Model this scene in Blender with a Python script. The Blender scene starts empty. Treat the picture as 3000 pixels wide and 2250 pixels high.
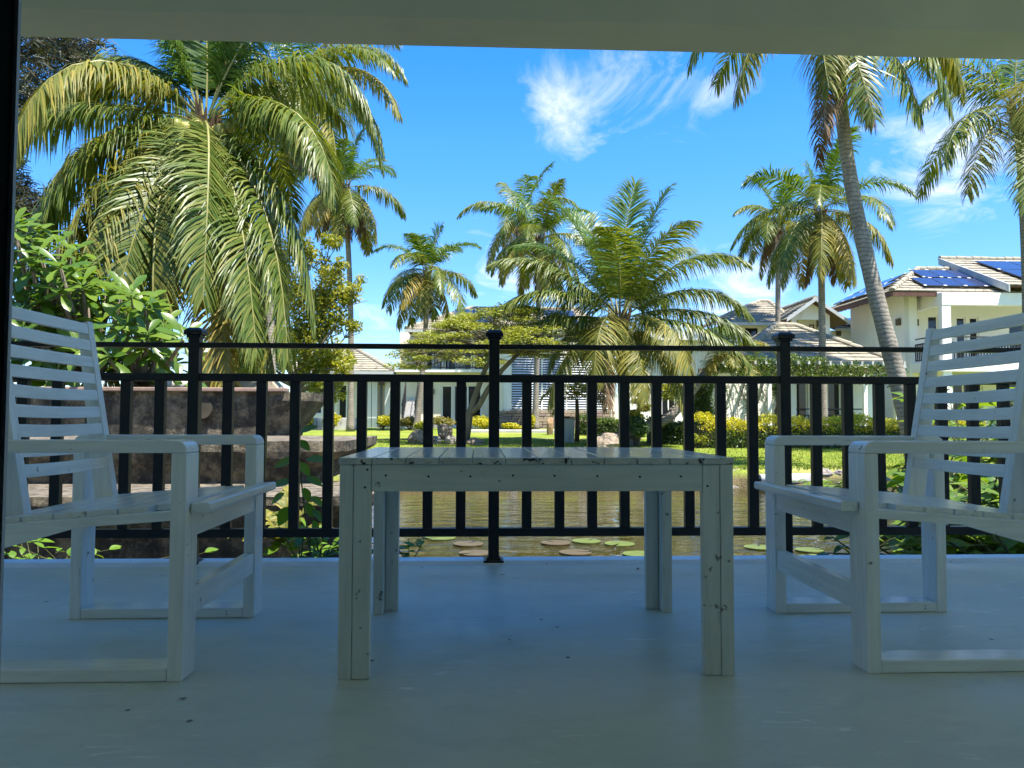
import bpy, math, random
import numpy as np
from mathutils import Vector, Matrix

R = math.radians
C = bpy.context.scene.collection
random.seed(7)
RNG = np.random.default_rng(11)

# ------------------------------------------------------------------ camera
F = 2250.0                      # focal length in photo pixels (photo 3000 px wide)
EYE = Vector((0.0, 0.0, 0.65))
PITCH, YAW, ROLL = math.atan(100 / F), R(2.43), 0.0026
CAMROT = Matrix.Rotation(-YAW, 3, 'Z') @ Matrix.Rotation(R(90) + PITCH, 3, 'X') @ Matrix.Rotation(ROLL, 3, 'Z')
cam = bpy.data.cameras.new('camera')
cam.sensor_width = 36.0
cam.lens = F / 3000 * 36
cam.clip_start = 0.05
cam.clip_end = 2000
camo = bpy.data.objects.new('camera', cam)
C.objects.link(camo)
camo.matrix_world = Matrix.Translation(EYE) @ CAMROT.to_4x4()
bpy.context.scene.camera = camo


def at(px, py, y):
    """the place seen at photo pixel (px, py), at distance y in front of the veranda door"""
    d = CAMROT @ Vector(((px - 1500) / F, -(py - 1125) / F, -1.0))
    return EYE + d * (y / d.y)


def atz(px, py, z):
    d = CAMROT @ Vector(((px - 1500) / F, -(py - 1125) / F, -1.0))
    return EYE + d * ((z - EYE.z) / d.z)


# ------------------------------------------------------------------ sky, sun, exposure
SUN_EL, SUN_AZ = R(66), R(134)   # azimuth clockwise from +Y: behind the camera, from the right
sc = bpy.context.scene
world = bpy.data.worlds.new("World")
sc.world = world
world.use_nodes = True
wn, wl = world.node_tree.nodes, world.node_tree.links
wn.clear()
w_out = wn.new('ShaderNodeOutputWorld')
w_bg = wn.new('ShaderNodeBackground')
w_sky = wn.new('ShaderNodeTexSky')
w_sky.sky_type = 'NISHITA'
w_sky.sun_disc = False
w_sky.sun_elevation = SUN_EL
w_sky.sun_rotation = SUN_AZ
w_sky.air_density = 1.0
w_sky.dust_density = 0.25
w_sky.ozone_density = 2.2
w_bg.inputs['Strength'].default_value = 0.089


def wmath(op, a, b=None, clamp=False):
    n = wn.new('ShaderNodeMath')
    n.operation = op
    n.use_clamp = clamp
    for i, v in enumerate((a, b)):
        if v is None:
            continue
        if isinstance(v, (int, float)):
            n.inputs[i].default_value = v
        else:
            wl.new(v, n.inputs[i])
    return n.outputs[0]


w_tc = wn.new('ShaderNodeTexCoord')
w_sep = wn.new('ShaderNodeSeparateXYZ')
wl.new(w_tc.outputs['Generated'], w_sep.inputs[0])
zz = wmath('ADD', wmath('MAXIMUM', w_sep.outputs[2], 0.0), 0.22)
w_cmb = wn.new('ShaderNodeCombineXYZ')
wl.new(wmath('DIVIDE', w_sep.outputs[0], zz), w_cmb.inputs[0])
wl.new(wmath('DIVIDE', w_sep.outputs[1], zz), w_cmb.inputs[1])
w_noise = wn.new('ShaderNodeTexNoise')
w_noise.inputs['Scale'].default_value = 3.4
w_noise.inputs['Detail'].default_value = 12
w_noise.inputs['Roughness'].default_value = 0.66
w_noise.inputs['Distortion'].default_value = 1.1
wl.new(w_cmb.outputs[0], w_noise.inputs['Vector'])
# soft patches of cloud: (direction seen at this photo place, angular radius, weight)
cover = wmath('MULTIPLY', wmath('SUBTRACT', 0.30, w_sep.outputs[2], True), 0.50)
for px, py, rad, wt in ((1660, 300, 0.11, 0.28), (1600, 340, 0.06, 0.14), (1900, 200, 0.14, 0.22), (2080, 270, 0.12, 0.17),
                        (2680, 400, 0.13, 0.30), (2830, 520, 0.10, 0.24), (1520, 830, 0.12, 0.26), (2130, 850, 0.13, 0.26),
                        (1080, 900, 0.09, 0.10), (2280, 880, 0.1, 0.1)):
    c = (CAMROT @ Vector(((px - 1500) / F, -(py - 1125) / F, -1.0))).normalized()
    vd = wn.new('ShaderNodeVectorMath')
    vd.operation = 'DISTANCE'
    wl.new(w_tc.outputs['Generated'], vd.inputs[0])
    vd.inputs[1].default_value = c
    m = wmath('MULTIPLY', wmath('SUBTRACT', 1.0, wmath('DIVIDE', vd.outputs['Value'], rad), True), wt)
    cover = wmath('ADD', cover, m)
cl = wmath('SUBTRACT', wmath('ADD', w_noise.outputs['Fac'], cover), 0.685)
cl = wmath('MULTIPLY', cl, 3.0, True)
cl = wmath('MULTIPLY', wmath('POWER', cl, 1.3), 0.85)
w_mix = wn.new('ShaderNodeMix')
w_mix.data_type = 'RGBA'
wl.new(cl, w_mix.inputs['Factor'])
w_hs = wn.new('ShaderNodeHueSaturation')
w_hs.inputs['Saturation'].default_value = 1.42
w_hs.inputs['Value'].default_value = 0.89
wl.new(w_sky.outputs[0], w_hs.inputs['Color'])
w_hz = wn.new('ShaderNodeValToRGB')      # the low sky is pale blue rather than white, all the way round
w_hz.color_ramp.elements[0].color = (0.45, 0.53, 0.68, 1)
w_hz.color_ramp.elements[1].color = (0.90, 0.83, 0.94, 1)
w_hz.color_ramp.elements[1].position = 0.34
wl.new(w_sep.outputs[2], w_hz.inputs[0])
w_tint = wn.new('ShaderNodeMix')
w_tint.data_type = 'RGBA'
w_tint.blend_type = 'MULTIPLY'
w_tint.inputs['Factor'].default_value = 1
wl.new(w_hs.outputs[0], w_tint.inputs[6])
wl.new(w_hz.outputs[0], w_tint.inputs[7])
wl.new(w_tint.outputs[2], w_mix.inputs[6])
w_mix.inputs[7].default_value = (3.4, 3.45, 3.55, 1)
wl.new(w_mix.outputs[2], w_bg.inputs['Color'])
wl.new(w_bg.outputs[0], w_out.inputs[0])

sun = bpy.data.lights.new('sun', 'SUN')
sun.energy = 3.0
sun.angle = R(0.55)
sun.color = (1.0, 0.955, 0.88)
suno = bpy.data.objects.new('sun', sun)
C.objects.link(suno)
sdir = Vector((math.sin(SUN_AZ) * math.cos(SUN_EL), math.cos(SUN_AZ) * math.cos(SUN_EL), math.sin(SUN_EL)))
suno.rotation_euler = sdir.to_track_quat('Z', 'Y').to_euler()
suno.location = (0, 0, 40)
vs = sc.view_settings
vs.view_transform = 'Standard'
vs.look = 'None'
vs.gamma = 1
vs.use_curve_mapping = False
vs.exposure = 2.22
sc.cycles.max_bounces = 10
sc.cycles.diffuse_bounces = 6
sc.cycles.transparent_max_bounces = 12


# ------------------------------------------------------------------ mesh helpers
class MB:
    """collects shapes in world coordinates; one MB becomes one mesh object"""

    def __init__(self):
        self.v, self.f, self.m, self.n = [], [], [], 0

    def add(self, verts, faces, mi=0):
        verts = [tuple(p) for p in verts]
        self.v.extend(verts)
        self.f.extend(tuple(i + self.n for i in fc) for fc in faces)
        self.m.extend([mi] * len(faces))
        self.n += len(verts)
        return self

    def box(self, x0, x1, y0, y1, z0, z1, mi=0):
        x0, x1 = sorted((x0, x1)); y0, y1 = sorted((y0, y1)); z0, z1 = sorted((z0, z1))
        v = [(x0, y0, z0), (x1, y0, z0), (x1, y1, z0), (x0, y1, z0), (x0, y0, z1), (x1, y0, z1), (x1, y1, z1), (x0, y1, z1)]
        return self.add(v, [(0, 3, 2, 1), (4, 5, 6, 7), (0, 1, 5, 4), (1, 2, 6, 5), (2, 3, 7, 6), (3, 0, 4, 7)], mi)

    def prism(self, a, b, mi=0):
        """solid between polygon a and polygon b (same count)"""
        n = len(a)
        fs = [tuple(range(n))[::-1], tuple(range(n, 2 * n))]
        for i in range(n):
            j = (i + 1) % n
            fs.append((i, j, n + j, n + i))
        return self.add(list(a) + list(b), fs, mi)

    def tube(self, pts, rad, n=8, mi=0, cap=True):
        pts = [Vector(p) for p in pts]
        if not hasattr(rad, '__len__'):
            rad = [rad] * len(pts)
        vs, fs = [], []
        up = Vector((0.13, 0.97, 0.2))
        for i, p in enumerate(pts):
            t = (pts[min(i + 1, len(pts) - 1)] - pts[max(i - 1, 0)]).normalized()
            a = t.cross(up)
            if a.length < 0.05:
                a = t.cross(Vector((1, 0, 0)))
            a.normalize()
            b = t.cross(a)
            for k in range(n):
                w = 2 * math.pi * k / n
                vs.append(p + (a * math.cos(w) + b * math.sin(w)) * rad[i])
        for i in range(len(pts) - 1):
            for k in range(n):
                j = (k + 1) % n
                fs.append((i * n + k, i * n + j, (i + 1) * n + j, (i + 1) * n + k))
        if cap:
            fs.append(tuple(range(n))[::-1])
            fs.append(tuple((len(pts) - 1) * n + k for k in range(n)))
        return self.add(vs, fs, mi)

    def cyl(self, c, r, h, n=16, mi=0):
        return self.tube([c, (c[0], c[1], c[2] + h)], r, n, mi)

    def quads(self, arr, mi=0):
        """numpy (N,4,3)"""
        n = len(arr)
        self.v.extend(map(tuple, arr.reshape(-1, 3)))
        idx = np.arange(n * 4).reshape(n, 4) + self.n
        self.f.extend(map(tuple, idx.tolist()))
        self.m.extend([mi] * n)
        self.n += n * 4
        return self

    def ball(self, c, r, seg=10, rings=7, mi=0, jit=0.0, rng=None):
        vs, fs = [], []
        rr = r if hasattr(r, '__len__') else (r, r, r)
        for i in range(rings + 1):
            th = math.pi * i / rings
            for k in range(seg):
                ph = 2 * math.pi * k / seg
                j = 1 + (rng.uniform(-jit, jit) if rng is not None and 0 < i < rings else 0)
                vs.append((c[0] + rr[0] * j * math.sin(th) * math.cos(ph), c[1] + rr[1] * j * math.sin(th) * math.sin(ph), c[2] + rr[2] * j * math.cos(th)))
        for i in range(rings):
            for k in range(seg):
                l = (k + 1) % seg
                fs.append((i * seg + k, (i + 1) * seg + k, (i + 1) * seg + l, i * seg + l))
        return self.add(vs, fs, mi)


ORG = {}


def tag(o, label=None, cat=None, group=None, kind=None):
    if label: o['label'] = label
    if cat: o['category'] = cat
    if group: o['group'] = group
    if kind: o['kind'] = kind
    return o


def thing(name, label, cat, loc, group=None):
    o = bpy.data.objects.new(name, None)
    o.empty_display_size = 0.2
    C.objects.link(o)
    o.location = loc
    ORG[o] = Vector(loc)
    return tag(o, label, cat, group)


def build(name, mb, mats, parent=None, smooth=False, bevel=0.0, org=None):
    """link MB as one mesh object; origin = parent's origin, or org"""
    o0 = ORG[parent] if parent is not None else Vector(org or (0, 0, 0))
    me = bpy.data.meshes.new(name)
    v = np.array(mb.v, dtype=np.float64) - np.array(o0)
    me.from_pydata(v.tolist(), [], mb.f)
    if not isinstance(mats, (list, tuple)):
        mats = [mats]
    for m in mats:
        me.materials.append(m)
    if len(mats) > 1:
        me.polygons.foreach_set('material_index', mb.m)
    if smooth:
        me.polygons.foreach_set('use_smooth', [True] * len(me.polygons))
    me.update()
    o = bpy.data.objects.new(name, me)
    C.objects.link(o)
    if parent is not None:
        o.parent = parent
    else:
        o.location = o0
    ORG[o] = o0
    if bevel:
        b = o.modifiers.new('edge', 'BEVEL')
        b.width = bevel
        b.segments = 2
        b.limit_method = 'ANGLE'
    return o


def inst(name, mesh, parent, M):
    """another object on a shared mesh, at world matrix M, as a child of parent"""
    o = bpy.data.objects.new(name, mesh)
    C.objects.link(o)
    o.parent = parent
    o.matrix_local = Matrix.Translation(-ORG[parent]) @ M
    ORG[o] = ORG[parent]
    return o


def mesh_only(name, verts, faces, mat, smooth=True):
    me = bpy.data.meshes.new(name)
    me.from_pydata([tuple(v) for v in verts], [], faces)
    me.materials.append(mat)
    if smooth:
        me.polygons.foreach_set('use_smooth', [True] * len(me.polygons))
    me.update()
    return me


# ------------------------------------------------------------------ materials
def new_mat(name):
    m = bpy.data.materials.new(name)
    m.use_nodes = True
    nt = m.node_tree
    return m, nt.nodes, nt.links, nt.nodes['Principled BSDF']


def coords(nd, ln, scale=(1, 1, 1), kind='Object'):
    tc = nd.new('ShaderNodeTexCoord')
    mp = nd.new('ShaderNodeMapping')
    mp.inputs['Scale'].default_value = scale
    ln.new(tc.outputs[kind], mp.inputs[0])
    return mp.outputs[0]


def noise(nd, ln, vec, scale, detail=6, rough=0.55, dist=0.0):
    n = nd.new('ShaderNodeTexNoise')
    n.inputs['Scale'].default_value = scale
    n.inputs['Detail'].default_value = detail
    n.inputs['Roughness'].default_value = rough
    n.inputs['Distortion'].default_value = dist
    if vec is not None:
        ln.new(vec, n.inputs['Vector'])
    return n.outputs['Fac']


def ramp(nd, ln, fac, stops):
    r = nd.new('ShaderNodeValToRGB')
    e = r.color_ramp.elements
    while len(e) < len(stops):
        e.new(0.5)
    for i, (p, c) in enumerate(stops):
        e[i].position = p
        e[i].color = (*c, 1) if hasattr(c, '__len__') else (c, c, c, 1)
    ln.new(fac, r.inputs[0])
    return r.outputs[0]


def mixc(nd, ln, fac, a, b, mode='MIX'):
    n = nd.new('ShaderNodeMix')
    n.data_type = 'RGBA'
    n.blend_type = mode
    for v, i in ((fac, 0), (a, 6), (b, 7)):
        if isinstance(v, (int, float)):
            n.inputs[i].default_value = v
        elif isinstance(v, (tuple, list)):
            n.inputs[i].default_value = (*v, 1)
        else:
            ln.new(v, n.inputs[i])
    return n.outputs[2]


def bump(nd, ln, bs, h, strength=0.3, dist=0.01):
    b = nd.new('ShaderNodeBump')
    b.inputs['Strength'].default_value = strength
    b.inputs['Distance'].default_value = dist
    ln.new(h, b.inputs['Height'])
    ln.new(b.outputs[0], bs.inputs['Normal'])


def surf(name, c1, c2=None, rough=0.7, scale=4.0, sc3=(1, 1, 1), lo=0.35, hi=0.7, spec=0.4, bmp=0.0, bscale=None, bdist=0.01, c3=None, s3=14.0, lo3=0.6, hi3=0.7, metal=0.0, detail=7):
    m, nd, ln, bs = new_mat(name)
    v = coords(nd, ln, sc3)
    bs.inputs['Roughness'].default_value = rough
    bs.inputs['Specular IOR Level'].default_value = spec
    bs.inputs['Metallic'].default_value = metal
    col = None
    if c2 is not None:
        f = noise(nd, ln, v, scale, detail)
        col = ramp(nd, ln, f, [(lo, c1), (hi, c2)])
        if c3 is not None:
            f3 = ramp(nd, ln, noise(nd, ln, v, s3, 5), [(lo3, 0.0), (hi3, 1.0)])
            col = mixc(nd, ln, f3, col, c3)
        ln.new(col, bs.inputs['Base Color'])
    else:
        bs.inputs['Base Color'].default_value = (*c1, 1)
    if bmp:
        bump(nd, ln, bs, noise(nd, ln, v, bscale or scale * 4, 5), bmp, bdist)
    return m


def leaf_mat(name, ca, cb, cc=None, trans=0.32, rough=0.42, spec=0.45, tcol=None):
    """foliage: every leaf (mesh island) gets its own tone"""
    m, nd, ln, bs = new_mat(name)
    g = nd.new('ShaderNodeNewGeometry')
    st = [(0.0, ca), (0.6, cb)]
    st.append((1.0, cc or cb))
    col = ramp(nd, ln, g.outputs['Random Per Island'], st)
    ln.new(col, bs.inputs['Base Color'])
    bs.inputs['Roughness'].default_value = rough
    bs.inputs['Specular IOR Level'].default_value = spec
    tr = nd.new('ShaderNodeBsdfTranslucent')
    tc = mixc(nd, ln, 1.0, col, tcol or (1.55, 1.45, 0.5), 'MULTIPLY')
    ln.new(tc, tr.inputs['Color'])
    mx = nd.new('ShaderNodeMixShader')
    mx.inputs[0].default_value = trans
    ln.new(bs.outputs[0], mx.inputs[1])
    ln.new(tr.outputs[0], mx.inputs[2])
    ln.new(mx.outputs[0], nd['Material Output'].inputs[0])
    return m


def inst_leaf_mat(name, ca, cb, trans=0.32, rough=0.3, spec=0.5):
    """foliage whose leaves are separate objects: tone from the object's own random number"""
    m, nd, ln, bs = new_mat(name)
    g = nd.new('ShaderNodeObjectInfo')
    gi = nd.new('ShaderNodeNewGeometry')
    s = nd.new('ShaderNodeMath'); s.operation = 'ADD'
    ln.new(g.outputs['Random'], s.inputs[0]); ln.new(gi.outputs['Random Per Island'], s.inputs[1])
    fr = nd.new('ShaderNodeMath'); fr.operation = 'FRACT'
    ln.new(s.outputs[0], fr.inputs[0])
    col = ramp(nd, ln, fr.outputs[0], [(0.0, ca), (1.0, cb)])
    v = coords(nd, ln, (1, 1, 1))
    col = mixc(nd, ln, ramp(nd, ln, noise(nd, ln, v, 30, 3), [(0.4, 0.0), (0.75, 0.3)]), col, tuple(x * 1.5 for x in cb))
    ln.new(col, bs.inputs['Base Color'])
    bs.inputs['Roughness'].default_value = rough
    bs.inputs['Specular IOR Level'].default_value = spec
    tr = nd.new('ShaderNodeBsdfTranslucent')
    ln.new(mixc(nd, ln, 1.0, col, (1.7, 1.6, 0.5), 'MULTIPLY'), tr.inputs['Color'])
    mx = nd.new('ShaderNodeMixShader')
    mx.inputs[0].default_value = trans
    ln.new(bs.outputs[0], mx.inputs[1]); ln.new(tr.outputs[0], mx.inputs[2])
    ln.new(mx.outputs[0], nd['Material Output'].inputs[0])
    return m


def white_wood(name, base, dirt, grain_axis, dots=0.66, rough=0.22, crk=0.55):
    m, nd, ln, bs = new_mat(name)
    s = [14, 14, 14]
    s[grain_axis] = 0.9
    v = coords(nd, ln, tuple(s))
    g = noise(nd, ln, v, 4.5, 8, 0.65)
    col = ramp(nd, ln, g, [(0.36, tuple(x * 0.86 for x in base)), (0.62, base)])
    crack = ramp(nd, ln, noise(nd, ln, coords(nd, ln, tuple(x * 1.7 for x in s)), 3.0, 7, 0.7, 0.3), [(0.655, 0.0), (0.69, 0.55)])
    col = mixc(nd, ln, crack, col, dirt)
    spot = ramp(nd, ln, noise(nd, ln, coords(nd, ln), 26, 4, 0.6), [(dots, 0.0), (dots + 0.03, 0.8)])
    col = mixc(nd, ln, spot, col, dirt)
    stain = ramp(nd, ln, noise(nd, ln, coords(nd, ln), 3.1, 5), [(0.45, 0.0), (0.8, 0.3)])
    col = mixc(nd, ln, stain, col, tuple(x * 0.62 for x in base))
    ln.new(col, bs.inputs['Base Color'])
    bs.inputs['Roughness'].default_value = rough
    bs.inputs['Specular IOR Level'].default_value = 0.55
    bump(nd, ln, bs, g, 0.16, 0.003)
    return m


M = {}
M['chair_x'] = white_wood('white chair paint along x', (0.88, 0.88, 0.84), (0.10, 0.10, 0.085), 0, 0.685)
M['chair_y'] = white_wood('white chair paint along y', (0.88, 0.88, 0.84), (0.10, 0.10, 0.085), 1, 0.685)
M['chair_z'] = white_wood('white chair paint along z', (0.88, 0.88, 0.84), (0.10, 0.10, 0.085), 2, 0.685)
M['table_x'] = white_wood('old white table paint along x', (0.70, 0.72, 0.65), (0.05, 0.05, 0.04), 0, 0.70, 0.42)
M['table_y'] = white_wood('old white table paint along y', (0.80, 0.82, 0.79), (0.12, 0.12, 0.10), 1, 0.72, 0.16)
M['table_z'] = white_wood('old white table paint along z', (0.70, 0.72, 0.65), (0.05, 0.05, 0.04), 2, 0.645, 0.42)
M['hole'] = surf('dark filled screw hole', (0.02, 0.02, 0.018), rough=0.8)
M['plank_end'] = surf('chipped plank end', (0.62, 0.63, 0.58), (0.45, 0.45, 0.40), 0.6, 25, c3=(0.03, 0.028, 0.02), s3=60, lo3=0.585, hi3=0.63)


def rail_mat():
    m, nd, ln, bs = new_mat('black painted steel')
    bs.inputs['Base Color'].default_value = (0.012, 0.013, 0.016, 1)
    bs.inputs['Roughness'].default_value = 0.38
    bs.inputs['Specular IOR Level'].default_value = 0.35
    return m


M['rail'] = rail_mat()


def floor_mat():
    m, nd, ln, bs = new_mat('blue grey floor paint')
    v = coords(nd, ln)
    big = noise(nd, ln, v, 1.3, 6, 0.6)
    col = ramp(nd, ln, big, [(0.3, (0.56, 0.59, 0.525)), (0.7, (0.67, 0.695, 0.615))])
    grime = ramp(nd, ln, noise(nd, ln, coords(nd, ln, (1.0, 2.2, 1.0)), 4.5, 9, 0.72, 0.6), [(0.50, 0.0), (0.72, 0.45)])
    col = mixc(nd, ln, grime, col, (0.41, 0.435, 0.39))
    # scuffs: thin pale strokes; grit: dark specks
    sv = coords(nd, ln, (3.0, 16.0, 1.0))
    sc_ = ramp(nd, ln, noise(nd, ln, sv, 2.2, 9, 0.72, 1.2), [(0.575, 0.0), (0.66, 0.8)])
    msk = ramp(nd, ln, noise(nd, ln, v, 1.9, 3), [(0.49, 0.0), (0.57, 1.0)])
    f = nd.new('ShaderNodeMath'); f.operation = 'MULTIPLY'
    ln.new(sc_, f.inputs[0]); ln.new(msk, f.inputs[1])
    col = mixc(nd, ln, f.outputs[0], col, (0.93, 0.93, 0.88))
    vo = nd.new('ShaderNodeTexVoronoi')
    vo.inputs['Scale'].default_value = 5.5
    ln.new(coords(nd, ln, (1.0, 0.8, 1.0)), vo.inputs['Vector'])
    sp = ramp(nd, ln, vo.outputs['Distance'], [(0.028, 0.9), (0.045, 0.0)])
    col = mixc(nd, ln, sp, col, (0.05, 0.045, 0.035))
    vo2 = nd.new('ShaderNodeTexVoronoi')
    vo2.inputs['Scale'].default_value = 17
    ln.new(v, vo2.inputs['Vector'])
    sp2 = ramp(nd, ln, vo2.outputs['Distance'], [(0.03, 0.6), (0.06, 0.0)])
    msk2 = ramp(nd, ln, noise(nd, ln, v, 2.3, 2), [(0.55, 0.0), (0.6, 1.0)])
    f2 = nd.new('ShaderNodeMath'); f2.operation = 'MULTIPLY'
    ln.new(sp2, f2.inputs[0]); ln.new(msk2, f2.inputs[1])
    col = mixc(nd, ln, f2.outputs[0], col, (0.1, 0.09, 0.08))
    ln.new(col, bs.inputs['Base Color'])
    rg = ramp(nd, ln, noise(nd, ln, v, 3.5, 6), [(0.3, 0.36), (0.75, 0.54)])
    ln.new(rg, bs.inputs['Roughness'])
    bs.inputs['Specular IOR Level'].default_value = 0.55
    bump(nd, ln, bs, noise(nd, ln, v, 5, 6), 0.10, 0.01)
    return m


M['floor'] = floor_mat()
M['lip'] = surf('edge paint with sky light', (0.78, 0.82, 0.84), (0.66, 0.70, 0.73), 0.4, 6, c3=(0.2, 0.2, 0.18), s3=40, lo3=0.66, hi3=0.72)  # sky light on the raised edge is put into this paler blue
M['plaster_v'] = surf('veranda plaster', (0.86, 0.84, 0.77), (0.82, 0.80, 0.73), 0.85, 2.0, bmp=0.12, bscale=18)
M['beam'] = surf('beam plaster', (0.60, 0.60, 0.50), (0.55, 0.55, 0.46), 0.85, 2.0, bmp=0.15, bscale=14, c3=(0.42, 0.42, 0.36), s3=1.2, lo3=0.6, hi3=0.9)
M['room'] = surf('room wall paint', (0.84, 0.82, 0.77), (0.81, 0.79, 0.74), 0.85, 2.0)
M['alu'] = surf('dark door aluminium', (0.010, 0.012, 0.011), rough=0.95, spec=0.0)
M['alu_edge'] = surf('pale door seal', (0.42, 0.44, 0.46), rough=0.45)
M['wall_white'] = surf('weathered white render', (0.83, 0.80, 0.73), (0.76, 0.73, 0.65), 0.85, 0.6, (1, 1, 0.35), bmp=0.1, bscale=9, c3=(0.60, 0.57, 0.50), s3=1.4, lo3=0.62, hi3=0.85)
M['wall_bounce'] = surf('weathered render with warm bounce', (0.86, 0.765, 0.60), (0.78, 0.69, 0.53), 0.85, 0.6, (1, 1, 0.35), bmp=0.1, bscale=9, c3=(0.58, 0.52, 0.42), s3=1.4, lo3=0.62, hi3=0.85)  # white walls, with warm bounce from the lawn put into the colour
M['trim_white'] = surf('white trim paint', (0.82, 0.795, 0.74), (0.76, 0.735, 0.68), 0.6, 1.5)
M['wall_yellow'] = surf('ochre yellow render', (0.52, 0.50, 0.20), (0.46, 0.44, 0.18), 0.85, 0.8)
M['tile'] = surf('buff concrete roof tile', (0.32, 0.285, 0.205), (0.22, 0.195, 0.145), 0.85, 1.6, lo=0.35, hi=0.75, c3=(0.09, 0.08, 0.06), s3=3.5, lo3=0.58, hi3=0.75, bmp=0.3, bscale=12)
M['tile_red'] = surf('reddish roof tile', (0.42, 0.20, 0.11), (0.30, 0.15, 0.09), 0.85, 2.0)
M['soffit'] = surf('brown timber soffit', (0.115, 0.05, 0.03), (0.065, 0.03, 0.02), 0.7, 5, (1, 8, 1))
M['fascia'] = surf('grey gutter', (0.42, 0.44, 0.43), (0.36, 0.37, 0.36), 0.5, 2)
M['deck'] = surf('roof underlay', (0.10, 0.085, 0.06), rough=0.9)


def glass_dark():
    m, nd, ln, bs = new_mat('dark window glass')
    bs.inputs['Base Color'].default_value = (0.012, 0.014, 0.018, 1)
    bs.inputs['Roughness'].default_value = 0.06
    bs.inputs['Specular IOR Level'].default_value = 0.5
    return m


M['glass'] = glass_dark()


def solar_mat():
    m, nd, ln, bs = new_mat('blue solar cells')
    br = nd.new('ShaderNodeTexBrick')
    br.offset = 0
    br.inputs['Color1'].default_value = (0.014, 0.020, 0.070, 1)
    br.inputs['Color2'].default_value = (0.018, 0.026, 0.085, 1)
    br.inputs['Mortar'].default_value = (0.05, 0.06, 0.10, 1)
    br.inputs['Scale'].default_value = 1.0
    br.inputs['Mortar Size'].default_value = 0.012
    br.inputs['Brick Width'].default_value = 0.16
    br.inputs['Row Height'].default_value = 0.16
    ln.new(coords(nd, ln), br.inputs['Vector'])
    ln.new(br.outputs['Color'], bs.inputs['Base Color'])
    bs.inputs['Roughness'].default_value = 0.12
    return m


M['solar'] = solar_mat()
M['solar_frame'] = surf('panel frame', (0.03, 0.03, 0.035), rough=0.4)
M['clip'] = surf('bright metal clip', (0.75, 0.75, 0.75), rough=0.4)
M['balcony'] = surf('dark iron balustrade', (0.02, 0.018, 0.017), rough=0.5)
M['louvre'] = surf('white louvre paint', (0.80, 0.80, 0.79), (0.72, 0.72, 0.70), 0.5, 3)
M['dark_in'] = surf('dark interior', (0.045, 0.045, 0.05), rough=0.9)
M['stone_a'] = surf('brown sandstone', (0.30, 0.215, 0.165), (0.22, 0.16, 0.125), 0.9, 3, bmp=0.5, bscale=9)
M['stone_b'] = surf('tan sandstone', (0.36, 0.28, 0.20), (0.27, 0.20, 0.15), 0.9, 3, bmp=0.5, bscale=9)
M['stone_c'] = surf('mauve sandstone', (0.27, 0.19, 0.18), (0.20, 0.145, 0.135), 0.9, 3, bmp=0.5, bscale=9)
M['lamp_brown'] = surf('brown wall lamp', (0.10, 0.065, 0.035), rough=0.5)
M['pipe_w'] = surf('white plastic pipe', (0.62, 0.60, 0.56), (0.45, 0.43, 0.38), 0.5, 6)
M['pipe_g'] = surf('grey downpipe', (0.16, 0.16, 0.16), rough=0.5)


def concrete_algae():
    m, nd, ln, bs = new_mat('algae stained concrete')
    v = coords(nd, ln)
    st = coords(nd, ln, (2.2, 2.2, 0.22))
    base = ramp(nd, ln, noise(nd, ln, v, 3.6, 10, 0.75), [(0.36, (0.012, 0.010, 0.006)), (0.48, (0.075, 0.062, 0.038)), (0.61, (0.29, 0.24, 0.15))])
    drip = ramp(nd, ln, noise(nd, ln, st, 3.0, 8, 0.7), [(0.48, 0.0), (0.62, 0.7)])
    col = mixc(nd, ln, drip, base, (0.018, 0.015, 0.010))
    moss = ramp(nd, ln, noise(nd, ln, v, 6, 6), [(0.6, 0.0), (0.75, 0.5)])
    col = mixc(nd, ln, moss, col, (0.10, 0.095, 0.03))
    speck = ramp(nd, ln, noise(nd, ln, v, 22, 6, 0.7), [(0.56, 0.0), (0.66, 0.65)])
    col = mixc(nd, ln, speck, col, (0.24, 0.20, 0.13))
    # sunlight on the flat tops is put into a paler colour, masked by normal
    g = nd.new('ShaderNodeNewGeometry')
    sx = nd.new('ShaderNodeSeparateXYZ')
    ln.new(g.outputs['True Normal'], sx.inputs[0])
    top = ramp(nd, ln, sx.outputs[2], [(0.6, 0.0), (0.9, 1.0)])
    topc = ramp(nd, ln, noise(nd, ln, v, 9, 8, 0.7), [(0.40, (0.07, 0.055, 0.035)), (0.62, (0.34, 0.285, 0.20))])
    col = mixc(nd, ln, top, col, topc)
    ln.new(col, bs.inputs['Base Color'])
    bs.inputs['Roughness'].default_value = 0.72
    bump(nd, ln, bs, noise(nd, ln, v, 7, 9, 0.75), 1.0, 0.09)
    return m


M['algae'] = concrete_algae()
M['coping'] = surf('reddish coping', (0.30, 0.20, 0.15), (0.17, 0.12, 0.09), 0.8, 5, bmp=0.4)
M['beige'] = surf('pale sunlit plaster', (0.42, 0.34, 0.23), (0.34, 0.28, 0.19), 0.9, 2.5, bmp=0.3)
M['rock'] = surf('brown garden rock', (0.20, 0.155, 0.11), (0.33, 0.265, 0.19), 0.9, 4, bmp=0.9, bscale=7, bdist=0.05, c3=(0.045, 0.035, 0.028), s3=5, lo3=0.52, hi3=0.66)
M['rock_g'] = surf('grey bank stone', (0.22, 0.195, 0.16), (0.36, 0.32, 0.26), 0.9, 4, bmp=0.9, bscale=7, bdist=0.04, c3=(0.05, 0.045, 0.035), s3=6, lo3=0.55, hi3=0.68)
M['rock_o'] = surf('orange brown standing stone', (0.33, 0.20, 0.10), (0.45, 0.31, 0.18), 0.9, 4, bmp=0.9, bdist=0.05)
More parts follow.
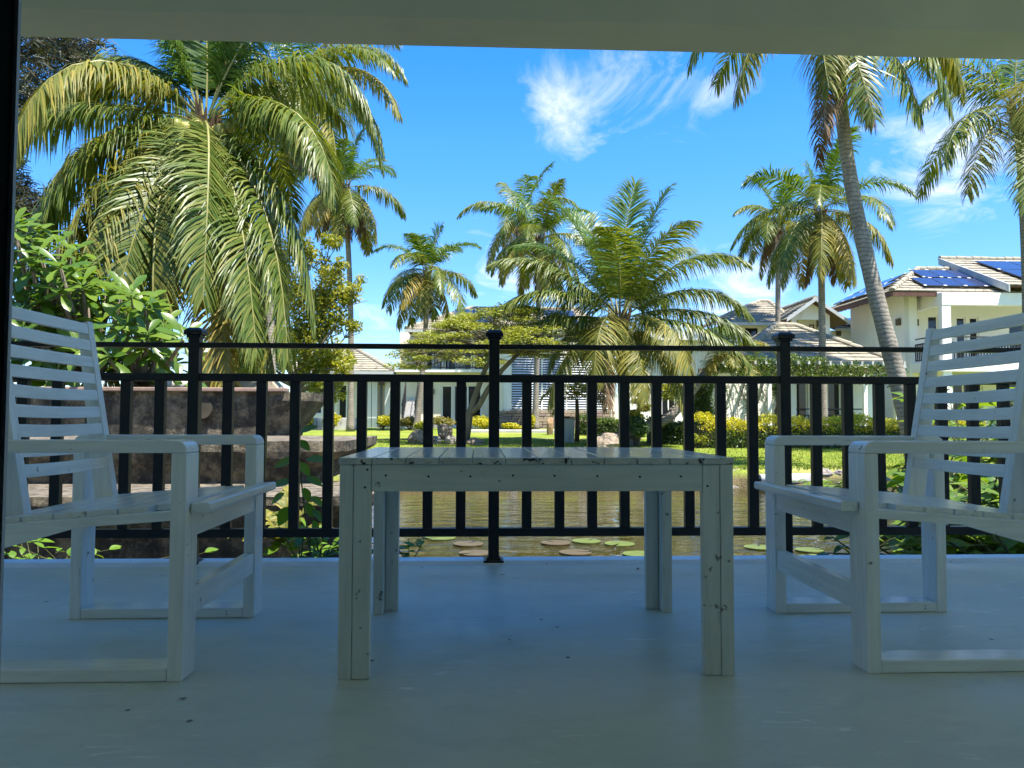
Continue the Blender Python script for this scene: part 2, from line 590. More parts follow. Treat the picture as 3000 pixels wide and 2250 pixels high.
M['concrete'] = surf('old pale concrete', (0.50, 0.49, 0.44), (0.36, 0.35, 0.31), 0.9, 4, (1, 1, 0.3), bmp=0.3, c3=(0.2, 0.19, 0.15), s3=6)
M['path'] = surf('pale path concrete', (0.46, 0.44, 0.41), (0.36, 0.34, 0.31), 0.9, 2, bmp=0.3)


def lawn_mat():
    m, nd, ln, bs = new_mat('sunlit lawn')
    v = coords(nd, ln)
    a = noise(nd, ln, v, 0.35, 6, 0.6)
    b = noise(nd, ln, v, 14, 6, 0.7)
    col = ramp(nd, ln, a, [(0.30, (0.12, 0.19, 0.022)), (0.50, (0.20, 0.26, 0.030)), (0.70, (0.32, 0.31, 0.07))])
    fine = ramp(nd, ln, b, [(0.35, (0.45, 0.5, 0.4)), (0.65, (1.25, 1.2, 1.1))])
    col = mixc(nd, ln, 1.0, col, fine, 'MULTIPLY')
    dry = ramp(nd, ln, noise(nd, ln, coords(nd, ln, (0.35, 1.6, 1)), 0.55, 5), [(0.55, 0.0), (0.68, 0.55)])
    col = mixc(nd, ln, dry, col, (0.36, 0.31, 0.15))
    # bare earth and mud under the water line
    sx = nd.new('ShaderNodeSeparateXYZ')
    g = nd.new('ShaderNodeNewGeometry')
    ln.new(g.outputs['Position'], sx.inputs[0])
    mr = nd.new('ShaderNodeMapRange')
    mr.inputs[1].default_value = -0.24; mr.inputs[2].default_value = -0.36
    ln.new(sx.outputs[2], mr.inputs[0])
    mud = ramp(nd, ln, noise(nd, ln, v, 3, 6), [(0.3, (0.075, 0.062, 0.03)), (0.7, (0.16, 0.125, 0.06))])
    col = mixc(nd, ln, mr.outputs[0], col, mud)
    ln.new(col, bs.inputs['Base Color'])
    bs.inputs['Roughness'].default_value = 0.9
    bs.inputs['Specular IOR Level'].default_value = 0.15
    bump(nd, ln, bs, b, 0.9, 0.05)
    return m


M['lawn'] = lawn_mat()


def water_mat():
    m, nd, ln, bs = new_mat('murky pond water')
    v = coords(nd, ln)
    col = ramp(nd, ln, noise(nd, ln, v, 0.5, 4), [(0.3, (0.018, 0.015, 0.003)), (0.7, (0.034, 0.028, 0.006))])
    ln.new(col, bs.inputs['Base Color'])
    bs.inputs['Roughness'].default_value = 0.03
    bs.inputs['IOR'].default_value = 1.33
    bs.inputs['Specular IOR Level'].default_value = 1.0
    w1 = noise(nd, ln, coords(nd, ln, (0.8, 2.0, 1.0)), 1.5, 4, 0.5, 0.8)
    w2 = noise(nd, ln, coords(nd, ln, (0.9, 1.8, 1.0)), 5.0, 3, 0.5, 0.3)
    s = nd.new('ShaderNodeMath'); s.operation = 'MULTIPLY_ADD'
    ln.new(w2, s.inputs[0]); s.inputs[1].default_value = 0.22; ln.new(w1, s.inputs[2])
    bump(nd, ln, bs, s.outputs[0], 0.22, 0.12)
    return m


M['water'] = water_mat()


def trunk_mat(name, c1, c2, cdark, ring=4.2):
    m, nd, ln, bs = new_mat(name)
    v = coords(nd, ln)
    w = nd.new('ShaderNodeTexWave')
    w.wave_type = 'BANDS'; w.bands_direction = 'Z'
    w.inputs['Scale'].default_value = ring
    w.inputs['Distortion'].default_value = 4.5
    w.inputs['Detail'].default_value = 4
    w.inputs['Detail Scale'].default_value = 2.5
    ln.new(v, w.inputs['Vector'])
    n = noise(nd, ln, coords(nd, ln, (1, 1, 0.4)), 7, 8, 0.7)
    col = ramp(nd, ln, n, [(0.32, c2), (0.6, c1)])
    col = mixc(nd, ln, ramp(nd, ln, w.outputs['Fac'], [(0.05, 0.6), (0.30, 0.0)]), col, cdark)
    ln.new(col, bs.inputs['Base Color'])
    bs.inputs['Roughness'].default_value = 0.9
    s = nd.new('ShaderNodeMath'); s.operation = 'ADD'
    ln.new(n, s.inputs[0]); ln.new(w.outputs['Fac'], s.inputs[1])
    bump(nd, ln, bs, s.outputs[0], 0.35, 0.008)
    return m


M['trunk'] = trunk_mat('ringed palm bark', (0.27, 0.235, 0.19), (0.155, 0.13, 0.10), (0.07, 0.055, 0.042))
M['bark'] = surf('tree bark', (0.20, 0.165, 0.12), (0.11, 0.09, 0.065), 0.9, 5, (2, 2, 0.5), bmp=0.7)
M['bark_dark'] = surf('dark twig bark', (0.085, 0.07, 0.055), (0.05, 0.04, 0.032), 0.9, 5)
M['fibre'] = surf('brown palm fibre', (0.15, 0.09, 0.045), (0.08, 0.05, 0.025), 0.95, 12, (1, 1, 0.3), bmp=0.6)
M['frond_young'] = leaf_mat('young frond', (0.040, 0.095, 0.013), (0.08, 0.15, 0.020), (0.14, 0.19, 0.03), 0.36, 0.40, 0.38)
M['frond_mid'] = leaf_mat('grown frond', (0.060, 0.105, 0.015), (0.125, 0.165, 0.025), (0.22, 0.22, 0.05), 0.36, 0.40, 0.38)
M['frond_old'] = leaf_mat('old yellowing frond', (0.10, 0.13, 0.022), (0.19, 0.185, 0.035), (0.30, 0.245, 0.045), 0.36, 0.5, 0.25)
M['frond_gold'] = leaf_mat('golden dying frond', (0.22, 0.19, 0.028), (0.34, 0.25, 0.04), (0.30, 0.23, 0.07), 0.34, 0.45, 0.3)
M['frond_dead'] = leaf_mat('dry brown frond', (0.10, 0.065, 0.035), (0.17, 0.11, 0.06), (0.22, 0.16, 0.095), 0.15, 0.7, 0.2)
M['rachis'] = surf('yellow green rachis', (0.22, 0.21, 0.055), (0.17, 0.165, 0.045), 0.5, 4)
M['rachis_dead'] = surf('brown rachis', (0.19, 0.13, 0.07), (0.13, 0.09, 0.05), 0.7, 4)
M['coconut'] = surf('green coconut', (0.20, 0.21, 0.035), (0.29, 0.24, 0.05), 0.45, 5)
M['leaf_light'] = leaf_mat('light green small leaf', (0.12, 0.16, 0.022), (0.26, 0.28, 0.038), (0.42, 0.38, 0.06), 0.45, 0.45)
M['leaf_umbrella'] = leaf_mat('yellow green feathery leaf', (0.14, 0.18, 0.03), (0.25, 0.28, 0.045), (0.37, 0.36, 0.075), 0.35, 0.5)
M['leaf_hedge'] = leaf_mat('green hedge leaf', (0.035, 0.075, 0.012), (0.085, 0.135, 0.02), (0.16, 0.20, 0.03), 0.3, 0.4)
M['leaf_gold'] = leaf_mat('golden hedge leaf', (0.28, 0.30, 0.015), (0.46, 0.42, 0.02), (0.58, 0.50, 0.025), 0.32, 0.45)
M['leaf_dark'] = leaf_mat('dark bush leaf', (0.025, 0.055, 0.016), (0.05, 0.095, 0.024), (0.10, 0.15, 0.05), 0.25, 0.35)
M['leaf_needle'] = leaf_mat('grey green needle', (0.030, 0.038, 0.02), (0.055, 0.06, 0.032), (0.11, 0.09, 0.06), 0.15, 0.6, 0.3)
M['leaf_bonsai'] = leaf_mat('olive clipped leaf', (0.11, 0.115, 0.02), (0.20, 0.18, 0.03), (0.26, 0.21, 0.05), 0.25, 0.5)
M['leaf_frangi'] = inst_leaf_mat('glossy frangipani leaf', (0.045, 0.11, 0.014), (0.13, 0.20, 0.022), 0.38, 0.32)
M['leaf_shrub'] = inst_leaf_mat('big shrub leaf', (0.06, 0.13, 0.018), (0.16, 0.24, 0.028), 0.42, 0.38, 0.4)
M['leaf_vine'] = inst_leaf_mat('climber leaf', (0.08, 0.17, 0.016), (0.16, 0.28, 0.025), 0.45, 0.4, 0.4)
M['grass'] = leaf_mat('grass blade', (0.10, 0.17, 0.02), (0.19, 0.25, 0.03), (0.33, 0.31, 0.08), 0.3, 0.6, 0.2)
M['stem'] = surf('green stem', (0.11, 0.12, 0.035), (0.08, 0.08, 0.03), 0.6, 6)
M['lily'] = surf('lily pad', (0.075, 0.115, 0.025), (0.145, 0.165, 0.035), 0.4, 9)
M['lily_red'] = surf('brown lily pad', (0.066, 0.052, 0.026), (0.11, 0.082, 0.038), 0.45, 9)
M['pot'] = surf('pale pot', (0.55, 0.50, 0.42), (0.42, 0.38, 0.31), 0.7, 8)

# ------------------------------------------------------------------ ground, pond
POND = [(-7.5, 3.0), (-7.5, 7.5), (-4.6, 9.6), (-2.6, 11.6), (-1.4, 12.9), (0.6, 13.2), (3.0, 13.05), (4.6, 12.7), (6.3, 12.9), (7.4, 12.0),
        (6.9, 10.0), (5.3, 8.0), (3.9, 6.4), (2.95, 5.0), (2.7, 4.2), (2.7, 3.0)]
WATER_Z = -0.52


def pond_sd(X, Y):
    """signed distance to the pond outline (negative inside), numpy arrays"""
    P = np.array(POND)
    Q = np.roll(P, -1, 0)
    d = np.full(X.shape, 1e9)
    inside = np.zeros(X.shape, bool)
    for (ax, ay), (bx, by) in zip(P, Q):
        ex, ey = bx - ax, by - ay
        t = np.clip(((X - ax) * ex + (Y - ay) * ey) / (ex * ex + ey * ey), 0, 1)
        d = np.minimum(d, np.hypot(X - ax - t * ex, Y - ay - t * ey))
        c = ((ay > Y) != (by > Y))
        with np.errstate(divide='ignore', invalid='ignore'):
            xi = (bx - ax) * (Y - ay) / (by - ay if by != ay else 1e-9) + ax
        inside ^= c & (X < xi)
    return np.where(inside, -d, d)


def lawn_z(X, Y):
    s = np.clip((np.asarray(Y, float) - 13) / 22, 0, 1)
    return -0.2 + 0.38 * s * s * (3 - 2 * s) + 0.02 * np.sin(np.asarray(X) * 0.7 + 1) * np.sin(np.asarray(Y) * 0.5)


def ground_z(X, Y):
    X, Y = np.asarray(X, float), np.asarray(Y, float)
    sd = pond_sd(X, Y)
    s = np.clip((sd + 0.45) / 0.5, 0, 1)
    return -1.05 + (lawn_z(X, Y) + 1.05) * s * s * (3 - 2 * s)


def gz(x, y):
    return float(ground_z(np.array([x]), np.array([y]))[0])


gx = np.unique(np.concatenate([np.linspace(-400, -40, 8), np.linspace(-40, -9, 24), np.linspace(-9, 9, 121), np.linspace(9, 40, 24), np.linspace(40, 400, 8)]))
gy = np.unique(np.concatenate([np.linspace(-60, 2.5, 8), np.linspace(2.5, 15, 101), np.linspace(15, 45, 50), np.linspace(45, 600, 10)]))
GX, GY = np.meshgrid(gx, gy)
GZ = ground_z(GX, GY)
nx, ny = len(gx), len(gy)
gm = MB()
gm.v = [tuple(p) for p in np.stack([GX, GY, GZ], -1).reshape(-1, 3)]
gm.f = [(j * nx + i, j * nx + i + 1, (j + 1) * nx + i + 1, (j + 1) * nx + i) for j in range(ny - 1) for i in range(nx - 1)]
gm.m = [0] * len(gm.f)
tag(build('ground', gm, M['lawn'], smooth=True), 'green lawn sloping down to the pond', kind='structure')
wm = MB().add([(x, y, WATER_Z) for x, y in [(-8.5, 3.3), (8.5, 3.3), (8.5, 14.2), (-8.5, 14.2)]], [(0, 1, 2, 3)])
tag(build('pond_water', wm, M['water']), 'murky brown pond with ripples and reflections', kind='structure')

# grass blades along the near shore of the lawn
n = 52000
bx = RNG.uniform(-5.5, 11.5, n)
by = 12.6 + RNG.uniform(0, 1, n) ** 1.6 * 11
keep = pond_sd(bx, by) > 0.02
bx, by = bx[keep], by[keep]
n = len(bx)
bz = ground_z(bx, by) - 0.01
hgt = RNG.uniform(0.02, 0.055, n) * (1 + 0.8 * (pond_sd(bx, by) < 0.2))
ang = RNG.uniform(0, 6.283, n)
wd = 0.010
lean = RNG.uniform(-0.04, 0.04, (n, 2))
base = np.stack([bx, by, bz], -1)
side = np.stack([np.cos(ang) * wd, np.sin(ang) * wd, np.zeros(n)], -1)
tip = base + np.stack([lean[:, 0], lean[:, 1], hgt], -1)
mid = base + np.stack([lean[:, 0] * .3, lean[:, 1] * .3, hgt * .55], -1)
gb = MB().quads(np.stack([base - side, base + side, mid + side * .7, tip], 1))
tag(build('grass', gb, M['grass']), 'short bright grass along the pond bank', 'grass', kind='stuff')

# ------------------------------------------------------------------ veranda of the house we look out of
FLOOR_Y1 = 3.565
fl = MB()
fl.box(-7, 7, 0.62, 3.43, -0.9, 0.0)
tag(build('veranda_floor', fl, M['floor']), 'blue grey painted veranda floor, scuffed and glossy', kind='structure')
lp = MB()
lp.prism([(-7, 3.4301, -0.9), (-7, FLOOR_Y1, -0.9), (-7, FLOOR_Y1, 0.004), (-7, FLOOR_Y1 - 0.02, 0.016), (-7, 3.46, 0.014), (-7, 3.4301, -0.001)][::-1],
         [(7, 3.4301, -0.9), (7, FLOOR_Y1, -0.9), (7, FLOOR_Y1, 0.004), (7, FLOOR_Y1 - 0.02, 0.016), (7, 3.46, 0.014), (7, 3.4301, -0.001)][::-1])
tag(build('floor_edge', lp, M['lip']), 'paler raised edge strip of the veranda floor', kind='structure')
bm_ = MB().box(-7, 7, 3.327, 3.585, 2.414, 2.797)
tag(build('veranda_beam', bm_, M['beam']), 'plastered beam across the top of the veranda opening', kind='structure')
cm_ = MB().box(-7, 7, -4.6, 3.33, 2.80, 2.98).box(-7, 7, 3.33, 3.66, 2.802, 2.978)
tag(build('veranda_ceiling', cm_, M['plaster_v']), 'plain veranda ceiling', kind='structure')
DX0, DX1, DY = -0.47, 0.53, 0.62
hw = MB()
hw.box(-7, DX0, DY - 0.18, DY, 0, 2.8).box(DX1, 7, DY - 0.18, DY, 0, 2.8).box(DX0, DX1, DY - 0.18, DY, 2.25, 2.8)
tag(build('house_wall', hw, M['plaster_v']), 'house wall around the veranda door', kind='structure')
rm = MB()
rm.box(-2.6, 2.6, -4.4, DY - 0.18, -0.12, -0.003)
rm.box(-2.7, -2.6, -4.5, DY - 0.18, -0.12, 2.8).box(2.6, 2.7, -4.5, DY - 0.18, -0.12, 2.8).box(-2.6, 2.6, -4.5, -4.4, -0.12, 2.8)
tag(build('room_walls', rm, M['room']), 'room behind the veranda door', kind='structure')
df = thing('door_frame', 'dark aluminium door frame standing at the edge of the view', 'door frame', (0.03, DY, 0))
xl = at(52, 0, 0.56).x
xr = at(2984, 0, 0.56).x
build('jamb', MB().box(DX0, xl, 0.50, 0.5595, 0, 2.2), M['alu'], df, bevel=0.002)
build('jamb', MB().box(xr + 0.004, DX1, 0.50, 0.5595, 0, 2.2), M['alu'], df, bevel=0.002)
build('head', MB().box(DX0, DX1, 0.44, 0.62, 2.2, 2.25), M['alu'], df)
build('seal', MB().box(xl + 0.0005, xl + 0.0035, 0.5555, 0.559, 0, 2.2), M['alu_edge'], df)

# ------------------------------------------------------------------ railing
RY = 3.49
rl = thing('railing', 'black steel railing with capped posts and square balusters along the veranda edge', 'railing', (0.0, RY, 0))
px_mid = at(1447, 1300, RY).x
sp = (at(2287, 1300, RY).x - at(555, 1300, RY).x) / 2
posts = [px_mid + sp * k for k in range(-4, 5)]
PZ = 0.0
pmesh = bmesh_post = None
for k, x in enumerate(posts):
    p = build('post', MB().box(x - 0.024, x + 0.024, RY - 0.024, RY + 0.024, 0.012, 1.018), M['rail'], rl, bevel=0.002)
    cp = MB()
    cp.box(x - 0.040, x + 0.040, RY - 0.040, RY + 0.040, 1.018, 1.036)
    a = [(x - .040, RY - .040, 1.0362), (x + .040, RY - .040, 1.0362), (x + .040, RY + .040, 1.0362), (x - .040, RY + .040, 1.0362)]
    b = [(x - .024, RY - .024, 1.050), (x + .024, RY - .024, 1.050), (x + .024, RY + .024, 1.050), (x - .024, RY + .024, 1.050)]
    cp.prism(a, b)
    cp.box(x - 0.031, x + 0.031, RY - 0.031, RY + 0.031, 1.006, 1.0178)
    build('cap', cp, M['rail'], p, bevel=0.002)
    fb = MB()
    fb.box(x - 0.045, x + 0.045, RY - 0.045, RY + 0.045, 0.0, 0.016)
    fb.prism([(x - .036, RY - .036, .0162), (x + .036, RY - .036, .0162), (x + .036, RY + .036, .0162), (x - .036, RY + .036, .0162)],
             [(x - .027, RY - .027, .03), (x + .027, RY - .027, .03), (x + .027, RY + .027, .03), (x - .027, RY + .027, .03)])
    build('base_plate', fb, M['rail'], p, bevel=0.002)
balu = None
for k in range(len(posts) - 1):
    x0, x1 = posts[k] + 0.0245, posts[k + 1] - 0.0245
    for nm, z0, z1, dy in (('top_rail', 0.962, 0.984, 0.020), ('middle_rail', 0.812, 0.846, 0.020), ('bottom_rail', 0.119, 0.156, 0.020)):
        build(nm, MB().box(x0, x1, RY - dy, RY + dy, z0, z1), M['rail'], rl, bevel=0.002)
    for j in range(1, 9):
        x = posts[k] + (posts[k + 1] - posts[k]) * j / 9
        if balu is None:
            balu = build('baluster', MB().box(x - 0.022, x + 0.022, RY - 0.016, RY + 0.016, 0.1565, 0.8115), M['rail'], rl, bevel=0.002)
            bx0 = x
        else:
            o = balu.copy()
            C.objects.link(o)
            o.parent = rl
            o.location = (x - bx0, 0, 0)
            ORG[o] = ORG[rl]

# ------------------------------------------------------------------ table
TX0, TX1, TY0, TY1, TZ = -0.349, 0.650, 1.95, 2.66, 0.550
tb = thing('table', 'weathered white wooden table with plank top between the two armchairs', 'table', ((TX0 + TX1) / 2, (TY0 + TY1) / 2, 0))
NP = 12
pw = (TX1 - TX0 + 0.008) / NP
for k in range(NP):
    x0 = TX0 - 0.004 + k * pw
    g = 0.0009 + 0.0008 * random.random()
    dz = random.uniform(-0.0006, 0.0006)
    mb = MB().box(x0 + g, x0 + pw - g, TY0 + 0.008, TY1 - 0.008, TZ - 0.017, TZ + dz)
    mb.box(x0 + g, x0 + pw - g, TY0 - 0.003, TY0 + 0.0078, TZ - 0.0172, TZ + dz - 0.0004, 1)
    mb.box(x0 + g, x0 + pw - g, TY1 - 0.0078, TY1 + 0.003, TZ - 0.0172, TZ + dz - 0.0004, 1)
    build('plank', mb, [M['table_y'], M['plank_end']], tb, bevel=0.002)
AZ0, AZ1 = 0.465, 0.5328
LW, LT = 0.078, 0.030
build('apron', MB().box(TX0 + LW + 0.001, TX1 - LW - 0.001, TY0 + 0.002, TY0 + 0.03, AZ0, AZ1), M['table_x'], tb, bevel=0.0015)
build('apron', MB().box(TX0 + LW + 0.001, TX1 - LW - 0.001, TY1 - 0.03, TY1 - 0.002, AZ0, AZ1), M['table_x'], tb, bevel=0.0015)
build('apron', MB().box(TX0 + 0.002, TX0 + 0.03, TY0 + LW + 0.001, TY1 - LW - 0.001, AZ0, AZ1), M['table_y'], tb, bevel=0.0015)
build('apron', MB().box(TX1 - 0.03, TX1 - 0.002, TY0 + LW + 0.001, TY1 - LW - 0.001, AZ0, AZ1), M['table_y'], tb, bevel=0.0015)
for sx in (0, 1):
    for sy in (0, 1):
        X = (lambda u: TX0 + u) if sx == 0 else (lambda u: TX1 - u)
        Y = (lambda u: TY0 + u) if sy == 0 else (lambda u: TY1 - u)
        # L-shaped leg of two boards glued at the corner
        lg = MB()
        lg.box(X(0), X(0.0335), Y(0), Y(LW), 0, AZ1)
        lg.box(X(0.0347), X(LW), Y(0.0007), Y(LT), 0.001, AZ1 - 0.001)
        build('leg', lg, M['table_z'], tb, bevel=0.002)
for px, py in ((1130, 1393), (1255, 1396), (1378, 1396), (1503, 1393), (1625, 1394), (1750, 1395), (1875, 1397), (1995, 1396), (1076, 1376), (1069, 1428), (2073, 1424)):
    c = at(px, py, TY0)
    s = MB().tube([(c.x, TY0 + 0.0012, c.z), (c.x, TY0 - 0.0002 if abs(px - 1575) > 490 else TY0 + 0.0016, c.z)], 0.0031, 7)
    build('screw_hole', s, M['hole'], tb)

# ------------------------------------------------------------------ armchairs
CY0, CY1 = 1.95, 2.645


def armchair(name, label, Xf, sg):
    """Xf: front of the front legs; sg=+1 faces +x, -1 faces -x; u runs from the front backwards"""
    t = thing(name, label, 'armchair', (Xf - sg * 0.3, (CY0 + CY1) / 2, 0), 'armchairs facing each other across the table')
    X = lambda u: Xf - sg * u
    BW = 0.088
    mz, mx, my = M['chair_z'], M['chair_x'], M['chair_y']
    sides = ((CY0, CY0 + BW), (CY1 - BW, CY1))

    def poly(pts, y0, y1):
        a = [(X(u), y0, z) for u, z in pts]
        b = [(X(u), y1, z) for u, z in pts]
        return MB().prism(a, b) if sg > 0 else MB().prism(b, a)

    arc = lambda cu, cz, r, a0, a1: [(cu + r * math.cos(R(a0 + (a1 - a0) * i / 5)), cz + r * math.sin(R(a0 + (a1 - a0) * i / 5))) for i in range(6)]
    for y0, y1 in sides:
        build('front_leg', MB().box(X(0), X(0.037), y0, y1, 0, 0.5605), mz, t, bevel=0.003)
        build('rear_leg', MB().box(X(0.552), X(0.588), y0, y1, 0, 0.5605), mz, t, bevel=0.003)
        pts = [(0.0, 0.561)] + arc(0.026, 0.566, 0.026, 180, 90) + arc(0.562, 0.566, 0.026, 90, 0) + [(0.588, 0.561)]
        build('armrest', poly(pts[::-1], y0, y1), mx, t, bevel=0.003)
        build('runner', MB().box(X(0.0375), X(0.5515), y0 + 0.001, y1 - 0.001, 0.001, 0.033), mx, t, bevel=0.003)
    for y0, y1 in ((CY0 + 0.012, CY0 + 0.05), (CY1 - 0.05, CY1 - 0.012)):
        pts = [(0.0375, 0.416), (0.62, 0.370), (0.62, 0.285), (0.47, 0.318), (0.268, 0.375), (0.0375, 0.392)]
        build('seat_rail', poly(pts, y0, y1), mx, t, bevel=0.002)
    build('seat_apron', MB().box(X(0.004), X(0.03), CY0 + BW + 0.0005, CY1 - BW - 0.0005, 0.345, 0.404), my, t, bevel=0.002)
    build('stretcher', MB().box(X(0.004), X(0.034), CY0 + BW + 0.0005, CY1 - BW - 0.0005, 0.145, 0.21), my, t, bevel=0.002)
    ns = 7
    w = 0.0755
    for k in range(ns):
        u0 = -0.050 + k * (w + 0.0045)
        zt = lambda u: 0.433 - 0.079 * max(u, -0.03)
        y0, y1 = CY0 + 0.052, CY1 - 0.052
        if u0 < 0.037:
            y0, y1 = CY0 + BW + 0.002, CY1 - BW - 0.002
        if k == 0:
            y0, y1 = CY0 + 0.03, CY1 - 0.03
            pts = [(u0, zt(u0) - 0.004), (u0 + 0.006, zt(u0)), (-0.003, zt(-0.003)), (-0.003, zt(-0.003) - 0.024), (u0 + 0.004, zt(u0) - 0.026), (u0, zt(u0) - 0.02)]
        else:
            if k == 1:
                u0 = max(u0, 0.0385)
            u1 = -0.050 + k * (w + 0.0045) + w
            pts = [(u0, zt(u0)), (u1, zt(u1)), (u1, zt(u1) - 0.0165), (u0, zt(u0) - 0.0165)]
        build('seat_slat', poly(pts, y0, y1), my, t, bevel=0.002)
    # leaning back: uprights and slats
    lean = 0.168
    ub = lambda z: 0.448 + (z - 0.38) * lean
    yu = ((CY0 + 0.108, CY0 + 0.143), (CY1 - 0.100, CY1 - 0.065))
    for y0, y1 in yu:
        pts = [(ub(0.392), 0.392), (ub(0.958) + 0.002, 0.962), (ub(0.958) + 0.036, 0.955), (ub(0.392) + 0.062, 0.392)]
        build('back_upright', poly(pts, y0, y1), mz, t, bevel=0.0025)
    ya, yb = yu[0][1] + 0.0005, yu[1][0] - 0.0005
    for k in range(9):
        z1 = 0.953 - 0.0537 * k
        h = 0.0345
        bow = 0.010 * math.sin(math.pi * min(1, k / 8))
        m = MB()
        nseg = 6
        for s_ in range(nseg):
            pass
        A, B = [], []
        vs, fs = [], []
        for i in range(nseg + 1):
            y = ya + (yb - ya) * i / nseg
            du = bow * math.sin(math.pi * i / nseg)
            dzz = -0.0035 * math.sin(math.pi * i / nseg) * (1 if k > 3 else 0)
            for u, z in ((0.003, z1), (0.021, z1), (0.021, z1 - h), (0.003, z1 - h)):
                vs.append((X(ub(z) + u + du), y, z + dzz))
        for i in range(nseg):
            for q in range(4):
                r_ = (q + 1) % 4
                f = (i * 4 + q, i * 4 + r_, (i + 1) * 4 + r_, (i + 1) * 4 + q)
                fs.append(f if sg < 0 else f[::-1])
        e0, e1 = (0, 1, 2, 3), tuple(nseg * 4 + q for q in (3, 2, 1, 0))
        fs += [e0, e1] if sg > 0 else [e0[::-1], e1[::-1]]
        m.add(vs, fs)
        build('back_slat', m, my, t, bevel=0.002)
    return t


armchair('armchair', 'white slatted wooden armchair left of the table, facing right', -0.728, 1)
armchair('armchair', 'white slatted wooden armchair right of the table, facing left', 0.994, -1)

# ------------------------------------------------------------------ building helpers
def wall(parent, name, O, U, N, w, h, openings, t, mat):
    """wall with real openings: O lower left corner of the face, U along it, N outwards; openings (u0,u1,z0,z1)"""
    O, U, N = Vector(O), Vector(U).normalized(), Vector(N).normalized()
    us = sorted({0.0, w, *[a for o in openings for a in o[:2]]})
    zs = sorted({0.0, h, *[a for o in openings for a in o[2:]]})
    P = lambda u, z, d: O + U * u + Vector((0, 0, z)) - N * d
    mb = MB()
    for i in range(len(us) - 1):
        for j in range(len(zs) - 1):
            u0, u1, z0, z1 = us[i], us[i + 1], zs[j], zs[j + 1]
            cu, cz = (u0 + u1) / 2, (z0 + z1) / 2
            if any(o[0] < cu < o[1] and o[2] < cz < o[3] for o in openings):
                continue
            mb.add([P(u0, z0, 0), P(u1, z0, 0), P(u1, z1, 0), P(u0, z1, 0)], [(0, 1, 2, 3)])
            mb.add([P(u0, z0, t), P(u1, z0, t), P(u1, z1, t), P(u0, z1, t)], [(3, 2, 1, 0)])
    for u0, u1, z0, z1 in list(openings) + [(0, w, 0, h)]:
        c = [(u0, z0), (u1, z0), (u1, z1), (u0, z1)]
        for k in range(4):
            a, b = c[k], c[(k + 1) % 4]
            mb.add([P(*a, 0), P(*b, 0), P(*b, t), P(*a, t)], [(0, 1, 2, 3)])
    return build(name, mb, mat, parent)


def window(parent, name, O, U, N, op, inset, fmat, fw=0.06, nx=1, gmat=None):
    """frame (part) with panes (sub-parts) set back in an opening"""
    O, U, N = Vector(O), Vector(U).normalized(), Vector(N).normalized()
    u0, u1, z0, z1 = op

    def bx(mb, a, b, c, d, n0, n1):
        q = []
        for dd in (n0, n1):
            q.append([O + U * a + Vector((0, 0, c)) - N * dd, O + U * b + Vector((0, 0, c)) - N * dd, O + U * b + Vector((0, 0, d)) - N * dd, O + U * a + Vector((0, 0, d)) - N * dd])
        mb.prism(q[0][::-1], q[1][::-1])
    mb = MB()
    e = 0.003
    bx(mb, u0 + e, u1 - e, z1 - fw, z1 - e, inset, inset + 0.05)
    bx(mb, u0 + e, u1 - e, z0 + e, z0 + fw, inset, inset + 0.05)
    for k in range(nx + 1):
        c = u0 + e + (u1 - u0 - 2 * e - fw) * k / nx
        bx(mb, c, c + fw, z0 + fw + 0.001, z1 - fw - 0.001, inset + 0.002, inset + 0.048)
    fr = build(name, mb, fmat, parent)
    for k in range(nx):
        a = u0 + e + (u1 - u0 - 2 * e - fw) * k / nx + fw + 0.001
        b = u0 + e + (u1 - u0 - 2 * e - fw) * (k + 1) / nx - 0.001
        pb = MB()
        bx(pb, a, b, z0 + fw + 0.001, z1 - fw - 0.001, inset + 0.02, inset + 0.03)
        build('pane', pb, gmat or M['glass'], fr)
    return fr


def roof_plane(parent, A, B, Cc, D, n, mat=None, tw=0.34, lift=0.045, deck=True):
    """tiled slope: eave A->B, ridge D->C; every course is a part made of single overlapping tiles"""
    A, B, Cc, D = Vector(A), Vector(B), Vector(Cc), Vector(D)
    N = (B - A).cross(D - A).normalized()
    if N.z < 0: N = -N
    if deck:
        lo = [p - N * 0.09 for p in (A, B, Cc, D)]
        hi = [p - N * 0.012 for p in (A, B, Cc, D)]
        build('roof_deck', MB().prism(lo, hi), M['soffit'], parent)
    lerp = lambda a, b, t: a + (b - a) * t
    for k in range(n):
        t0, t1 = k / n, min(1.0, (k + 1.12) / n)
        L0, R0, L1, R1 = lerp(A, D, t0), lerp(B, Cc, t0), lerp(A, D, t1), lerp(B, Cc, t1)
        wd = max((R0 - L0).length, 0.02)
        m = max(1, int(wd / tw))
        mb = MB()
        for i in range(m):
            off = 0.5 / m if k % 2 else 0
            a, b = max(0, (i + 0.02) / m - off), min(1, (i + 0.98) / m - off + (off if i == m - 1 else 0))
            if b <= a: continue
            h = lift * random.uniform(0.92, 1.1)
            s = -0.012 * random.random() / max((L1 - L0).length, 0.1)
            p0, p1 = lerp(lerp(L0, R0, a), lerp(L1, R1, a), s), lerp(lerp(L0, R0, b), lerp(L1, R1, b), s)
            q0, q1 = lerp(L1, R1, a), lerp(L1, R1, b)
            mb.add([p0 + N * h, p1 + N * h, q1 + N * 0.006, q0 + N * 0.006, p0, p1], [(0, 1, 2, 3), (4, 5, 1, 0)])
        build('tile_course', mb, mat or M['tile'], parent)


RIDGE = None


